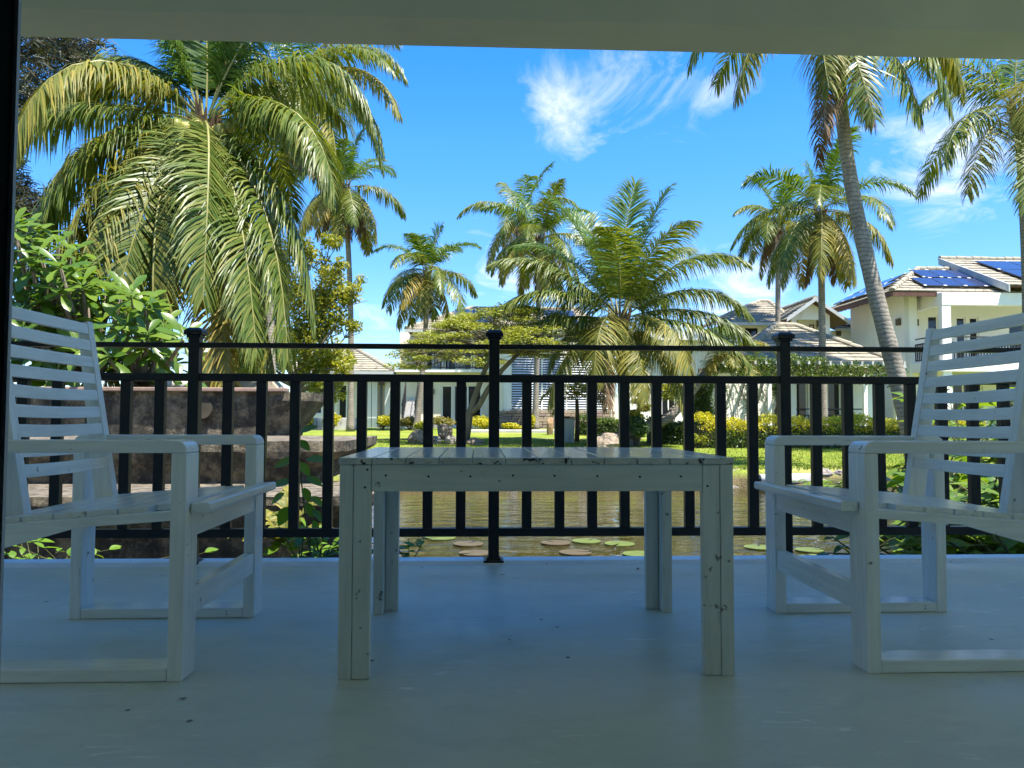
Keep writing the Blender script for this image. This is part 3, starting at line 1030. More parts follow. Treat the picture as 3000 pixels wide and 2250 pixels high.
def ridge(parent, P, Q, mat=None, step=0.36, r=0.13):
    global RIDGE
    P, Q = Vector(P), Vector(Q)
    if RIDGE is None:
        vs, fs = [], []
        for i, (x, rr) in enumerate(((0, 1.0), (1.08, 0.86))):
            for k in range(7):
                a = math.pi * (-0.12 + 1.24 * k / 6)
                vs.append((x, math.cos(a) * rr, math.sin(a) * rr))
        for k in range(6):
            fs.append((k, k + 1, 8 + k, 7 + k))
        fs.append((0, 1, 2, 3, 4, 5, 6))
        RIDGE = mesh_only('ridge_tile', vs, fs, M['tile'], smooth=False)
    L = (Q - P).length
    n = max(1, int(L / step))
    d = (Q - P).normalized()
    y = Vector((0, 0, 1)).cross(d).normalized()
    z = d.cross(y)
    for k in range(n):
        p = P + d * (k * L / n)
        Mx = Matrix.Translation(p - z * 0.03) @ Matrix((d, y, z)).transposed().to_4x4() @ Matrix.Diagonal((L / n, r, r * random.uniform(0.85, 1.05), 1))
        inst('ridge_tile', RIDGE, parent, Mx)


def solar_panels(parent, A, B, Cc, D, nu, nv, u0, u1, v0, v1):
    """nu x nv panels lying on the slope A,B,C,D between fractions of its width and height"""
    A, B, Cc, D = Vector(A), Vector(B), Vector(Cc), Vector(D)
    U = (B - A).normalized()
    N = U.cross(D - A).normalized()
    if N.z < 0: N = -N
    V = N.cross(U).normalized()
    if V.z < 0: V = -V
    wd = (B - A).length
    hgt = (D - A).dot(V)
    for i in range(nu):
        for j in range(nv):
            a = wd * (u0 + (u1 - u0) * i / nu) + 0.012
            b = wd * (u0 + (u1 - u0) * (i + 1) / nu) - 0.012
            c = hgt * (v0 + (v1 - v0) * j / nv) + 0.014
            d = hgt * (v0 + (v1 - v0) * (j + 1) / nv) - 0.014
            q = lambda u, v, n: A + U * u + V * v + N * n
            lo = [q(a, c, .10), q(b, c, .10), q(b, d, .10), q(a, d, .10)]
            hi = [p + N * 0.04 for p in lo]
            p = build('solar_panel', MB().prism(lo, hi), M['solar_frame'], parent)
            g = [q(a + .02, c + .02, .1405), q(b - .02, c + .02, .1405), q(b - .02, d - .02, .1405), q(a + .02, d - .02, .1405)]
            o = build('cells', MB().prism(g, [x + N * 0.004 for x in g]), M['solar'], p)
            cb = MB()
            for uu in (a, b):
                for vv in (c, d):
                    e = [q(uu - .05, vv - .05, .146), q(uu + .05, vv - .05, .146), q(uu + .05, vv + .05, .146), q(uu - .05, vv + .05, .146)]
                    cb.prism(e, [x + N * 0.012 for x in e])
            build('clip', cb, M['clip'], p)


def balustrade(parent, P, Q, h=0.95, step=0.13, mat=None, posts=True):
    """thin iron balustrade: rails and every bar"""
    P, Q = Vector(P), Vector(Q)
    d = (Q - P).normalized()
    mat = mat or M['balcony']
    up = Vector((0, 0, 1))
    s = d.cross(up).normalized()

    def bar(a, b, hw, hz):
        e = s * hw
        v = up * hz
        mb.prism([a - e - v, a + e - v, a + e + v, a - e + v], [b - e - v, b + e - v, b + e + v, b - e + v])
    for z in (h, h - 0.22, 0.09):
        mb = MB()
        bar(P + up * z, Q + up * z, 0.022, 0.022)
        build('rail', mb, mat, parent)
    n = max(1, int((Q - P).length / step))
    first = None
    for k in range(n + 1):
        p = P + d * ((Q - P).length * k / n)
        if first is None:
            mb = MB().box(p.x - .018, p.x + .018, p.y - .018, p.y + .018, p.z + 0.1125, p.z + h - 0.2425)
            first = build('bar', mb, mat, parent)
            p0 = p.copy()
        else:
            o = first.copy()
            C.objects.link(o)
            o.parent = parent
            o.location = p - p0
            ORG[o] = ORG[parent]


EX, EY = Vector((1, 0, 0)), Vector((0, 1, 0))
FR = Vector((0, -1, 0))

# ------------------------------------------------------------------ villa on the right (two storeys, solar panels)
v = thing('villa', 'two storey white villa with blue solar panels and a loggia, behind the right armchair', 'house', (21, 31, 0.1))
E0, E1 = Vector((16.55, 30, 5.80)), Vector((16.55, 36.2, 5.80))
P0 = Vector((19.45, 33.1, 7.30))
P1 = Vector((19.45, 36.2, 7.30))
FE = Vector((31, 30, 5.80))
FP = Vector((31, 33.1, 7.30))
roof_plane(v, E1, E0, P0, P1, 9)
roof_plane(v, E0, FE, FP, P0, 9)
ridge(v, E0 + Vector((0, 0, .06)), P0 + Vector((0, 0, .07)))
ridge(v, P0 + Vector((0, 0, .06)), Vector((23.0, 33.1, 7.36)))
solar_panels(v, E0, FE, FP, P0, 4, 1, 0.105, 0.34, 0.10, 0.45)
solar_panels(v, E0, FE, FP, P0, 4, 1, 0.15, 0.365, 0.48, 0.83)
solar_panels(v, E1, E0, P0, P1, 4, 1, 0.06, 0.74, 0.12, 0.42)
solar_panels(v, E1, E0, P0, P1, 3, 1, 0.06, 0.56, 0.45, 0.75)
build('eaves_board', MB().box(16.50, 16.545, 30.0, 36.2, 5.58, 5.74).box(16.546, 31, 29.945, 29.99, 5.58, 5.74), M['soffit'], v)
raf = None
for k in range(12):
    y = 31.7 + k * 0.38
    build('rafter', MB().prism([(16.56, y, 5.56), (16.56, y + .07, 5.56), (16.56, y + .07, 5.68), (16.56, y, 5.68)],
                               [(18.1, y, 6.37), (18.1, y + .07, 6.37), (18.1, y + .07, 6.49), (18.1, y, 6.49)]), M['soffit'], v)
# higher front roof on the right
A, B, Cc, D = Vector((20.95, 29.3, 5.95)), Vector((32, 29.3, 5.95)), Vector((32, 33.9, 7.95)), Vector((20.95, 33.9, 7.95))
roof_plane(v, A, B, Cc, D, 10)
solar_panels(v, A, B, Cc, D, 4, 2, 0.09, 0.62, 0.12, 0.80)
ridge(v, D + Vector((0, 0, .06)), Vector((27, 33.9, 8.01)))
build('verge_board', MB().prism([A + Vector((-.06, 0, -.26)), A + Vector((-.003, 0, -.26)), A + Vector((-.003, 0, .05)), A + Vector((-.06, 0, .05))],
                                [D + Vector((-.06, 0, -.26)), D + Vector((-.003, 0, -.26)), D + Vector((-.003, 0, .05)), D + Vector((-.06, 0, .05))]), M['fascia'], v)
build('gable_infill', MB().prism([(21.15, 29.6, 5.6), (21.15, 34, 5.6), (21.15, 34, 7.8)], [(21.3, 29.6, 5.6), (21.3, 34, 5.6), (21.3, 34, 7.8)]), M['wall_white'], v)
wall(v, 'wall', (17.6, 35.6, -0.2), -EY, -EX, 4.6, 6.35, [], 0.2, M['wall_white'])
wall(v, 'wall', (17.602, 31.0, -0.2), EX, FR, 0.55, 6.3, [], 0.2, M['wall_white'])
wall(v, 'wall', (18.15, 31.2, -0.2), EY, EX, 0.8, 6.3, [], 0.1, M['wall_white'])
O = Vector((18.15, 32.0, -0.2))
ops = [(1.02, 1.52, 3.15, 5.30), (2.28, 2.74, 3.15, 5.25), (2.86, 3.30, 3.15, 5.25), (4.6, 5.6, 3.15, 5.25), (0.9, 3.4, 0.25, 2.45), (4.0, 7.0, 0.25, 2.45)]
wall(v, 'wall', O, EX, FR, 12.5, 6.3, ops, 0.2, M['wall_white'])
for i, op in enumerate(ops):
    window(v, 'window', O, EX, FR, op, 0.05, M['trim_white'], 0.07, 1 if i < 4 else 3)
build('beam', MB().box(18.36, 31, 29.6, 29.9, 5.20, 5.70), M['trim_white'], v)
build('beam', MB().box(18.36, 18.66, 29.905, 31.98, 5.203, 5.697), M['trim_white'], v)
build('ceiling', MB().box(18.37, 31, 29.91, 31.99, 5.702, 5.76), M['trim_white'], v)
build('floor_slab', MB().box(17.9, 31, 29.55, 31.97, 2.55, 2.95), M['trim_white'], v)
for x in (18.36, 22.6, 27):
    build('column', MB().box(x, x + 0.36, 29.62, 29.88, 2.955, 5.195), M['trim_white'], v)
    build('column', MB().box(x, x + 0.36, 29.62, 29.98, -0.2, 2.545), M['trim_white'], v)
balustrade(v, (18.75, 29.7, 2.95), (24.5, 29.7, 2.95), 0.98, 0.12)
balustrade(v, (18.0, 29.75, 2.95), (18.0, 30.9, 2.95), 0.98, 0.12)
for c, nx_ in ((Vector((17.598, 31.35, 4.72)), -EX), (Vector((18.62, 31.998, 4.78)), FR)):
    s = EX if abs(nx_.y) > 0 else EY
    lb = MB()
    a = [c - s * .12 - Vector((0, 0, .14)), c + s * .12 - Vector((0, 0, .14)), c + s * .12 + Vector((0, 0, .14)), c - s * .12 + Vector((0, 0, .14))]
    lb.prism(a, [p + nx_ * 0.12 for p in a])
    build('wall_lamp', lb, M['lamp_brown'], v)
build('ceiling_lamp', MB().ball((21.4, 30.9, 5.66), (0.28, 0.28, 0.14), 12, 8), M['lamp_brown'], v, smooth=True)
build('plumbing_pipe', MB().tube([(17.55, 33.1, 0.1), (17.55, 33.1, 3.2)], 0.035, 8), M['pipe_g'], v)
build('string_course', MB().box(17.57, 17.598, 31.0, 35.6, 2.55, 2.60), M['fascia'], v)
hb = thing('hanging_planter', 'orange cloth hanging from the ceiling of the villa loggia', 'cloth', (22.5, 30.2, 2.2))
cb = MB()
for k in range(5):
    x = 22.2 + k * 0.11
    cb.add([(x, 30.2, 2.5), (x + .1, 30.18, 2.5), (x + .08, 30.2, 1.95 + .05 * (k % 2)), (x + .02, 30.22, 1.98)], [(0, 1, 2, 3)])
hb.name = 'hanging_cloth'
build('strips', cb, surf('orange cloth', (0.5, 0.17, 0.05), (0.42, 0.13, 0.04), 0.8, 6), hb)

# ------------------------------------------------------------------ pavilion with hip roof, in front of the villa's left
pv = thing('pavilion', 'low white pavilion with a buff tiled hip roof behind the vine covered pergola', 'pavilion', (11.5, 29, 0.1))
a = at(2150, 1063, 26.2); b = at(2645, 1063, 26.2)
ez = 2.55
A, B = Vector((a.x, 26.2, ez)), Vector((b.x, 26.2, ez))
A2, B2 = Vector((A.x + 0.6, 32.0, ez)), Vector((B.x + 0.3, 32.0, ez))
pz = 4.25
Dl, Dr = Vector((at(2270, 948, 29.2).x, 29.2, pz)), Vector((at(2330, 948, 29.2).x, 29.2, pz))
roof_plane(pv, A, B, Dr, Dl, 12)
roof_plane(pv, A2, A, Dl, Dl + Vector((0.02, 0.02, 0)), 12)
roof_plane(pv, B, B2, Dr + Vector((0.02, 0.02, 0)), Dr, 12)
roof_plane(pv, B2, A2, Dl, Dr, 4)
up = Vector((0, 0, 0.06))
ridge(pv, A + up, Dl + up)
ridge(pv, B + up, Dr + up)
ridge(pv, A2 + up, Dl + up)
ridge(pv, Dl + up, Dr + up)
build('gutter', MB().box(A.x - .05, B.x + .05, 26.08, 26.19, ez - .12, ez - .005), M['fascia'], pv)
O = Vector((A.x + 0.9, 28.0, -0.1))
wl_ = B.x - A.x - 1.2
f = lambda px: (at(px, 1200, 28.0).x - O.x)
ops = [(f(2332), f(2368), 0.15, 2.3), (f(2424), f(2466), 0.15, 2.3)]
wall(pv, 'wall', O, EX, FR, wl_, 2.75, ops, 0.2, M['wall_white'])
for op in ops:
    window(pv, 'door', O, EX, FR, op, 0.06, M['trim_white'], 0.06, 1)
wall(pv, 'wall', O + Vector((-0.001, 4, 0)), -EY, -EX, 3.999, 2.75, [], 0.2, M['wall_white'])
for px in (2322, 2412, 2545, 2628):
    x = at(px, 1200, 26.9).x
    build('column', MB().box(x - .09, x + .09, 26.8, 26.98, -0.1, 2.5), M['trim_white'], pv)
x0, x1 = at(2330, 1200, 26.95).x, at(2405, 1200, 26.95).x
balustrade(pv, (x0, 26.9, 0.15), (x1, 26.9, 0.15), 0.85, 0.14)
x0, x1 = at(2420, 1200, 26.95).x, at(2535, 1200, 26.95).x
balustrade(pv, (x0, 26.9, 0.15), (x1, 26.9, 0.15), 0.85, 0.14)

# ------------------------------------------------------------------ house behind the pavilion: hip roof block and gable block
h2 = thing('tiled_house', 'white house with a buff hip roof and a gabled bay, behind the pavilion roof', 'house', (12, 36, 0.2))
A, B = Vector((at(2091, 938, 35).x, 35, 5.13)), Vector((at(2330, 938, 35).x, 35, 5.13))
Dl, Dr = Vector((at(2224, 876, 38).x, 38, 6.55)), Vector((at(2252, 878, 38).x, 38, 6.55))
A2, B2 = Vector((A.x, 42, 5.13)), Vector((B.x, 42, 5.13))
roof_plane(h2, A, B, Dr, Dl, 11)
roof_plane(h2, A2, A, Dl, Dl + Vector((.02, .02, 0)), 9)
roof_plane(h2, B, B2, Dr + Vector((.02, .02, 0)), Dr, 9)
ridge(h2, A + up, Dl + up); ridge(h2, Dl + up, Dr + up); ridge(h2, B + up, Dr + up)
build('gutter', MB().box(A.x - .05, B.x, 34.88, 34.99, 4.98, 5.115), M['fascia'], h2)
O = Vector((at(2112, 1000, 35.8).x, 35.8, 0))
f = lambda px: at(px, 960, 35.8).x - O.x
ops = [(f(2182), f(2220), 3.4, 4.95)]
wall(h2, 'wall', O, EX, FR, f(2330), 5.1, ops, 0.2, M['wall_white'])
window(h2, 'window', O, EX, FR, ops[0], 0.04, M['alu'], 0.05, 1)
wall(h2, 'wall', O + Vector((-.001, 5, 0)), -EY, -EX, 4.999, 5.1, [], 0.2, M['wall_white'])
# gable bay
gy = 33.6
ap = at(2389, 874, gy); lf = at(2304, 930, gy); rf = at(2490, 942, gy)
az_, fz = ap.z, (lf.z + rf.z) / 2
G = lambda x, y, z: Vector((x, y, z))
lx, rx_, cx = lf.x, rf.x, ap.x
roof_plane(h2, G(lx, gy + 6, fz), G(lx, gy, fz), G(cx, gy, az_), G(cx, gy + 6, az_), 7)
roof_plane(h2, G(rx_, gy, fz - 0.1), G(rx_, gy + 6, fz - 0.1), G(cx, gy + 6, az_), G(cx, gy, az_), 7)
ridge(h2, G(cx, gy, az_ + .06), G(cx, gy + 6, az_ + .06))
vb = MB()
for xa, za in ((lx, fz), (rx_, fz - 0.1)):
    vb.prism([(xa, gy - .05, za - .12), (xa, gy - .003, za - .12), (xa, gy - .003, za + .05), (xa, gy - .05, za + .05)],
             [(cx, gy - .05, az_ - .12), (cx, gy - .003, az_ - .12), (cx, gy - .003, az_ + .05), (cx, gy - .05, az_ + .05)])
build('verge_board', vb, M['fascia'], h2)
wx0, wx1 = at(2320, 1000, gy + .5).x, at(2432, 1000, gy + .5).x
sl = lambda x: az_ - 0.12 - (az_ - fz) * abs(x - cx) / (cx - lx if x < cx else rx_ - cx)
o0, o1 = at(2334, 960, gy + .5).x, at(2414, 960, gy + .5).x
oz = at(2380, 936, gy + .5).z
gw = MB()
yw = gy + 0.5
for pts in ([(wx0, 0), (o0, 0), (o0, sl(o0)), (wx0, sl(wx0))], [(o1, 0), (wx1, 0), (wx1, sl(wx1)), (o1, sl(o1))],
            [(o0, oz), (o1, oz), (o1, sl(o1)), (cx, sl(cx)), (o0, sl(o0))]):
    gw.prism([(x, yw, z) for x, z in pts][::1], [(x, yw + .2, z) for x, z in pts])
build('gable_wall', gw, M['wall_white'], h2)
build('bay_wall', MB().box(o0 - .1, o1 + .1, yw + 1.0, yw + 1.1, 0, oz + .3), M['wall_white'], h2)
O = Vector((o0, yw + 0.985, 0))
window(h2, 'window', O, EX, FR, (0.05, (o1 - o0) * 0.55, 2.6, oz - .12), 0.0, M['soffit'], 0.06, 1)
window(h2, 'window', O, EX, FR, ((o1 - o0) * 0.8, (o1 - o0) * 0.99, 2.6, oz - .1), 0.0, M['soffit'], 0.06, 1)
wall(h2, 'wall', (wx1 - .002, yw + .201, 0), EY, EX, 4, 4.9, [], 0.15, M['wall_white'])
# link wing with panels, right of the gable
lw0, lw1 = at(2436, 1000, 36.5).x, at(2545, 1000, 36.5).x
wall(h2, 'link_wall', (lw0, 36.5, 0), EX, FR, lw1 - lw0, 4.95, [(at(2482, 1000, 36.5).x - lw0, lw1 - lw0 - .1, 3.0, 3.95)], 0.2, M['wall_white'])
window(h2, 'window', (lw0, 36.5, 0), EX, FR, (at(2482, 1000, 36.5).x - lw0, lw1 - lw0 - .1, 3.0, 3.95), 0.05, M['soffit'], 0.06, 2)
A, B = G(lw0 - .1, 35.9, 4.98), G(lw1, 35.9, 4.98)
roof_plane(h2, A, B, G(lw1, 38.4, 5.72), G(lw0 - .1, 38.4, 5.72), 7)
solar_panels(h2, A, B, G(lw1, 38.4, 5.72), G(lw0 - .1, 38.4, 5.72), 2, 2, 0.35, 0.98, 0.12, 0.9)
build('gutter', MB().box(lw0 - .1, lw1, 35.78, 35.89, 4.86, 4.98), M['fascia'], h2)
for px, py in ((2455, 977), (2489, 958)):
    c = at(px, py, 36.49)
    build('wall_lamp', MB().box(c.x - .1, c.x + .1, 36.36, 36.497, c.z - .12, c.z + .12), M['lamp_brown'], h2)

# ------------------------------------------------------------------ flat roofed annex between the short palm and the tiled house
an = thing('annex', 'flat roofed white annex partly hidden by the short palm fronds', 'house', (8.5, 37, 0.2))
O = Vector((at(1838, 1000, 37).x, 37, 0))
f = lambda px: at(px, 1000, 37).x - O.x
ops = [(f(1985), f(2003), 3.3, 4.25), (f(2008), f(2030), 3.3, 4.25), (f(2120), f(2135), 3.3, 4.2), (f(1985), f(2015), 0.4, 2.2)]
wall(an, 'wall', O, EX, FR, f(2160), 4.4, ops, 0.2, M['wall_white'])
for op in ops:
    window(an, 'window', O, EX, FR, op, 0.05, M['trim_white'], 0.05, 1)
build('roof_slab', MB().box(O.x - .4, O.x + f(2165), 36.2, 41, 4.41, 4.83), M['trim_white'], an)
for px in (1985, 2040, 2095):
    x = at(px, 1040, 36.95).x
    build('pilaster', MB().box(x - .05, x + .05, 36.9, 36.998, 0, 4.4), M['trim_white'], an)

# ------------------------------------------------------------------ central two storey house with balcony, glass doors and louvred wing
h4 = thing('balcony_house', 'two storey white house in the centre with dark balcony rail and louvred wing', 'house', (2, 36, 0.2))
A, B = Vector((at(1190, 968, 35).x, 35, 4.68)), Vector((at(1800, 968, 35).x, 35, 4.68))
Dl, Dr = Vector((at(1375, 905, 39).x, 39, 6.2)), Vector((at(1700, 905, 39).x, 39, 6.2))
roof_plane(h4, A, B, Dr, Dl, 12)
roof_plane(h4, A + Vector((0, 8, 0)), A, Dl, Dl + Vector((.02, .02, 0)), 9)
ridge(h4, A + up, Dl + up); ridge(h4, Dl + up, Dr + up)
solar_panels(h4, A, B, Dr, Dl, 2, 2, 0.22, 0.42, 0.2, 0.84)
solar_panels(h4, A, B, Dr, Dl, 2, 2, 0.68, 0.84, 0.2, 0.84)
build('gutter', MB().box(A.x - .05, B.x, 34.88, 34.99, 4.54, 4.67), M['fascia'], h4)
O = Vector((at(1160, 1100, 36).x, 36, -0.1))
f = lambda px: at(px, 1150, 36).x - O.x
g = lambda px: at(px, 1150, 38).x - O.x
W = f(1478)
ops = [(f(1292), f(1327), 0.35, 2.3), (f(1328.5), f(1412), 0.35, 2.3)]
wall(h4, 'wall', O, EX, FR, W, 2.85, ops, 0.2, M['wall_bounce'])
window(h4, 'door', O, EX, FR, ops[0], 0.05, M['trim_white'], 0.08, 1)
window(h4, 'door', O, EX, FR, ops[1], 0.07, M['trim_white'], 0.07, 2)
build('floor_slab', MB().box(O.x, O.x + W, 35.4, 38.2, 2.76, 2.90), M['trim_white'], h4)
O2 = Vector((O.x, 37.6, 2.9))
ops2 = [(0.7, 1.6, 0.05, 1.6), (1.9, 2.8, 0.05, 1.6), (3.1, 4.2, 0.05, 1.6)]
wall(h4, 'wall', O2, EX, FR, W, 1.95, ops2, 0.2, M['wall_bounce'])
for op in ops2:
    window(h4, 'balcony_door', O2, EX, FR, op, 0.04, M['trim_white'], 0.07, 2)
for px in (1246, 1300, 1385, 1430):
    x = at(px, 1050, 35.6).x
    build('column', MB().box(x - .09, x + .09, 35.5, 35.68, 2.905, 4.67), M['trim_white'], h4)
balustrade(h4, (at(1246, 1050, 35.45).x, 35.46, 2.9), (at(1430, 1050, 35.45).x, 35.46, 2.9), 0.95, 0.14)
build('wall_lamp', MB().box(at(1270, 1148, 36).x - .05, at(1270, 1148, 36).x + .05, 35.9, 35.997, 1.75, 2.0), M['lamp_brown'], h4)
# louvred wing
wy = 35.0
X = lambda px: at(px, 1150, wy).x
build('wing_pier', MB().box(X(1462), X(1473.5), wy, wy + .3, 0, 4.6), M['wall_bounce'], h4)
build('wing_panel', MB().box(X(1474), X(1496), wy + .03, wy + .2, 1.05, 3.6), M['trim_white'], h4)
build('wing_pier', MB().box(X(1783), X(1802), wy, wy + .3, 0, 4.6), M['wall_bounce'], h4)
build('downpipe', MB().tube([(X(1790), wy - .05, 0.25), (X(1790), wy - .05, 4.4)], 0.045, 8), M['pipe_w'], h4)
build('wing_back', MB().box(X(1496), X(1783), wy + .9, wy + 1.0, 0, 4.6), M['dark_in'], h4)
build('wing_lintel', MB().box(X(1497), X(1782), wy + .01, wy + .25, 3.62, 4.6), M['wall_bounce'], h4)
build('wing_sill', MB().box(X(1474), X(1782), wy - .03, wy + .25, 1.0, 1.045), M['concrete'], h4)
edges = [X(1497), X(1588), X(1660), X(1720), X(1782)]
sl0 = {}
for k in range(4):
    xa, xb = edges[k] + .03, edges[k + 1] - .03
    build('louvre_stile', MB().box(edges[k] - .03, edges[k] + .028, wy + .02, wy + .12, 1.05, 3.61), M['trim_white'], h4)
    n_ = 22
    for j in range(n_):
        z = 1.10 + 2.48 * j / n_
        if k not in sl0:
            q = MB().prism([(xa, wy + .03, z), (xa, wy + .038, z + .008), (xa, wy + .10, z + .068), (xa, wy + .092, z + .060)][::-1],
                           [(xb, wy + .03, z), (xb, wy + .038, z + .008), (xb, wy + .10, z + .068), (xb, wy + .092, z + .060)][::-1])
            sl0[k] = (build('louvre_slat', q, M['louvre'], h4), z)
        else:
            o = sl0[k][0].copy()
            C.objects.link(o)
            o.parent = h4
            o.location = (0, 0, z - sl0[k][1])
            ORG[o] = ORG[h4]
build('base_core', MB().box(X(1462), X(1802), wy + .02, wy + .28, -0.1, 0.99), M['dark_in'], h4)
# sandstone blocks of the base, each one set a little differently
sm = []
for mk in ('stone_a', 'stone_b', 'stone_c'):
    vs = []
    for q in ((-.5, -.5, -.5), (.5, -.5, -.5), (.5, .5, -.5), (-.5, .5, -.5), (-.45, -.62, -.42), (.44, -.6, -.4), (.46, -.62, .43), (-.44, -.58, .42), (-.5, -.5, .5), (.5, -.5, .5), (.5, .5, .5), (-.5, .5, .5)):
        vs.append(q)
    fs = [(4, 5, 6, 7), (0, 1, 5, 4), (1, 9, 6, 5), (9, 8, 7, 6), (8, 0, 4, 7), (8, 9, 10, 11), (0, 3, 2, 1), (1, 2, 10, 9), (0, 8, 11, 3)]
    sm.append(mesh_only('stone_block', vs, fs, M[mk], smooth=False))
rows, z = 7, 0.10
rh = (0.985 - z) / rows
for r_ in range(rows):
    x = X(1462) - random.uniform(0, 0.2)
    while x < X(1800):
        w_ = random.uniform(0.28, 0.55)
        xe = min(x + w_, X(1801))
        xs = max(x, X(1462.5))
        if xe - xs > 0.08:
            Mx = Matrix.Translation(((xs + xe) / 2, wy - 0.03 + random.uniform(-.012, .012), z + (r_ + .5) * rh)) @ Matrix.Diagonal((xe - xs - .014, 0.10, rh - .014, 1))
            inst('stone_block', random.choice(sm), h4, Mx)
        x = xe
# outside stair with iron rails
st = thing('outdoor_stair', 'pale outdoor stair with dark iron rails left of the glass doors', 'stair', (at(1200, 1230, 34.5).x, 34.5, 0.15))
s0, s1 = at(1183, 1200, 34.6).x, at(1216, 1200, 34.6).x
for k in range(9):
    build('step', MB().box(s0, s1, 34.0 + k * .26, 34.26 + k * .26 - .002, 0.05, 0.32 + k * .165), M['path'], st)
for xx in (s0 - .03, s1 + .03):
    balustrade(st, (xx, 36.3, 1.75), (xx + (.9 if xx > s1 else 0.001), 36.31, 1.75), 0.9, 0.12)
    build('handrail', MB().tube([(xx, 34.0, 1.2), (xx, 36.3, 2.65)], 0.025, 6), M['balcony'], st)
    for k in range(8):
        y = 34.1 + k * .28
        build('bar', MB().tube([(xx, y, 0.28 + k * .17), (xx, y, 1.24 + k * .177)], 0.014, 5), M['balcony'], st)
build('landing', MB().box(s0, s1 + 1.0, 36.341, 37.5, 0.05, 1.74), M['path'], st)

# ------------------------------------------------------------------ low house on the left
h5 = thing('low_house', 'low white house with a buff tiled roof, behind the light green tree', 'house', (-7, 38, 0.2))
A, B = Vector((at(850, 1090, 36).x, 36, 2.82)), Vector((at(1152, 1090, 36).x, 36, 2.82))
Dl, Dr = Vector((at(890, 1020, 40).x, 40, 4.25)), Vector((at(1036, 1020, 40).x, 40, 4.25))
roof_plane(h5, A, B, Dr, Dl, 11)
roof_plane(h5, B, B + Vector((0, 8, 0)), Dr + Vector((.02, .02, 0)), Dr, 9)
ridge(h5, B + up, Dr + up); ridge(h5, Dl + up, Dr + up)
build('gutter', MB().box(A.x, B.x + .05, 35.88, 35.99, 2.68, 2.81), M['fascia'], h5)
O = Vector((at(850, 1150, 36.9).x, 36.9, -0.1))
f = lambda px: at(px, 1150, 36.9).x - O.x
ops = [(f(990), f(1018), 0.35, 2.35), (f(915), f(945), 0.9, 2.3)]
wall(h5, 'wall', O, EX, FR, f(1143), 2.9, ops, 0.2, M['wall_bounce'])
for op in ops:
    window(h5, 'door' if op[2] < .5 else 'window', O, EX, FR, op, 0.05, M['trim_white'], 0.07, 1)
for px in (1080, 1098, 1136):
    x = at(px, 1150, 36.7).x
    build('pilaster', MB().box(x - .13, x + .13, 36.66, 36.897, -0.1, 2.75), M['trim_white'], h5)
x = at(1117, 1150, 36.8).x
build('downpipe', MB().tube([(x, 36.78, 0.1), (x, 36.78, 2.7)], 0.06, 8), M['pipe_g'], h5)
lx = at(1117, 1122, 36.4)
build('wall_lamp', MB().box(lx.x - .12, lx.x + .12, 36.4, 36.6, lx.z - .1, lx.z + .2), M['lamp_brown'], h5)
pl = thing('planter_wall', 'low weathered planter wall in front of the low house', 'wall', (at(960, 1240, 32).x, 32, 0.1))
x0, x1 = at(860, 1240, 32).x, at(1045, 1240, 32).x
build('wall', MB().box(x0, x1, 32, 32.25, -0.1, at(960, 1224, 32).z), M['concrete'], pl, bevel=0.02)

# ------------------------------------------------------------------ small ochre building on the far left
ye = thing('ochre_building', 'small ochre yellow building with a white roof edge, behind the large palm', 'building', (at(620, 1100, 24).x, 25, 0))
x0, x1 = at(588, 1060, 24).x, at(715, 1060, 24).x
build('wall', MB().box(x0, x1, 24, 27, -0.1, at(620, 1034.5, 24).z), M['wall_yellow'], ye)
build('roof_slab', MB().box(x0 - .2, x1 + .2, 23.7, 27.3, at(620, 1034, 24).z, at(620, 1020, 24).z), M['trim_white'], ye)
build('corner_pier', MB().box(x0 - .22, x0 - .003, 23.95, 24.2, -0.1, at(620, 1034.5, 24).z), M['concrete'], ye)
# white wall seen to the right of the short palm trunk, and a creeper-grown white wall by the hedge
ww = thing('white_wall', 'plain bright white garden wall right of the short palm trunk', 'wall', (at(1870, 1200, 33).x, 33, 0.1))
build('wall', MB().box(at(1834, 1150, 33).x, at(1905, 1150, 33).x, 33, 33.2, -0.1, at(1870, 1085, 33).z), M['trim_white'], ww)
cw = thing('garden_wall', 'white garden wall with thin creeper, behind the golden hedge', 'wall', (at(2190, 1200, 25).x, 25, 0.1))
build('wall', MB().box(at(2092, 1150, 25).x, at(2292, 1150, 25).x, 25, 25.2, -0.15, at(2190, 1112, 25).z), M['wall_white'], cw)
dw = thing('window_bay', 'white framed dark garden window behind the bonsai', 'window', (at(1950, 1200, 31).x, 31, 0.1))
x0, x1 = at(1912, 1180, 31).x, at(2010, 1180, 31).x
ops = [(0.35, 0.95, 0.75, 1.75)]
wall(dw, 'wall', (x0, 31, 0), EX, FR, x1 - x0, 2.3, ops, 0.2, M['wall_white'])
window(dw, 'window_frame', (x0, 31, 0), EX, FR, ops[0], 0.03, M['trim_white'], 0.05, 2)

# ------------------------------------------------------------------ tiered fountain on the left bank
fo = thing('fountain', 'old algae stained concrete fountain stepping down in three basins behind the left armchair', 'fountain', (-3.5, 8.2, WATER_Z))
rf_ = np.random.default_rng(5)


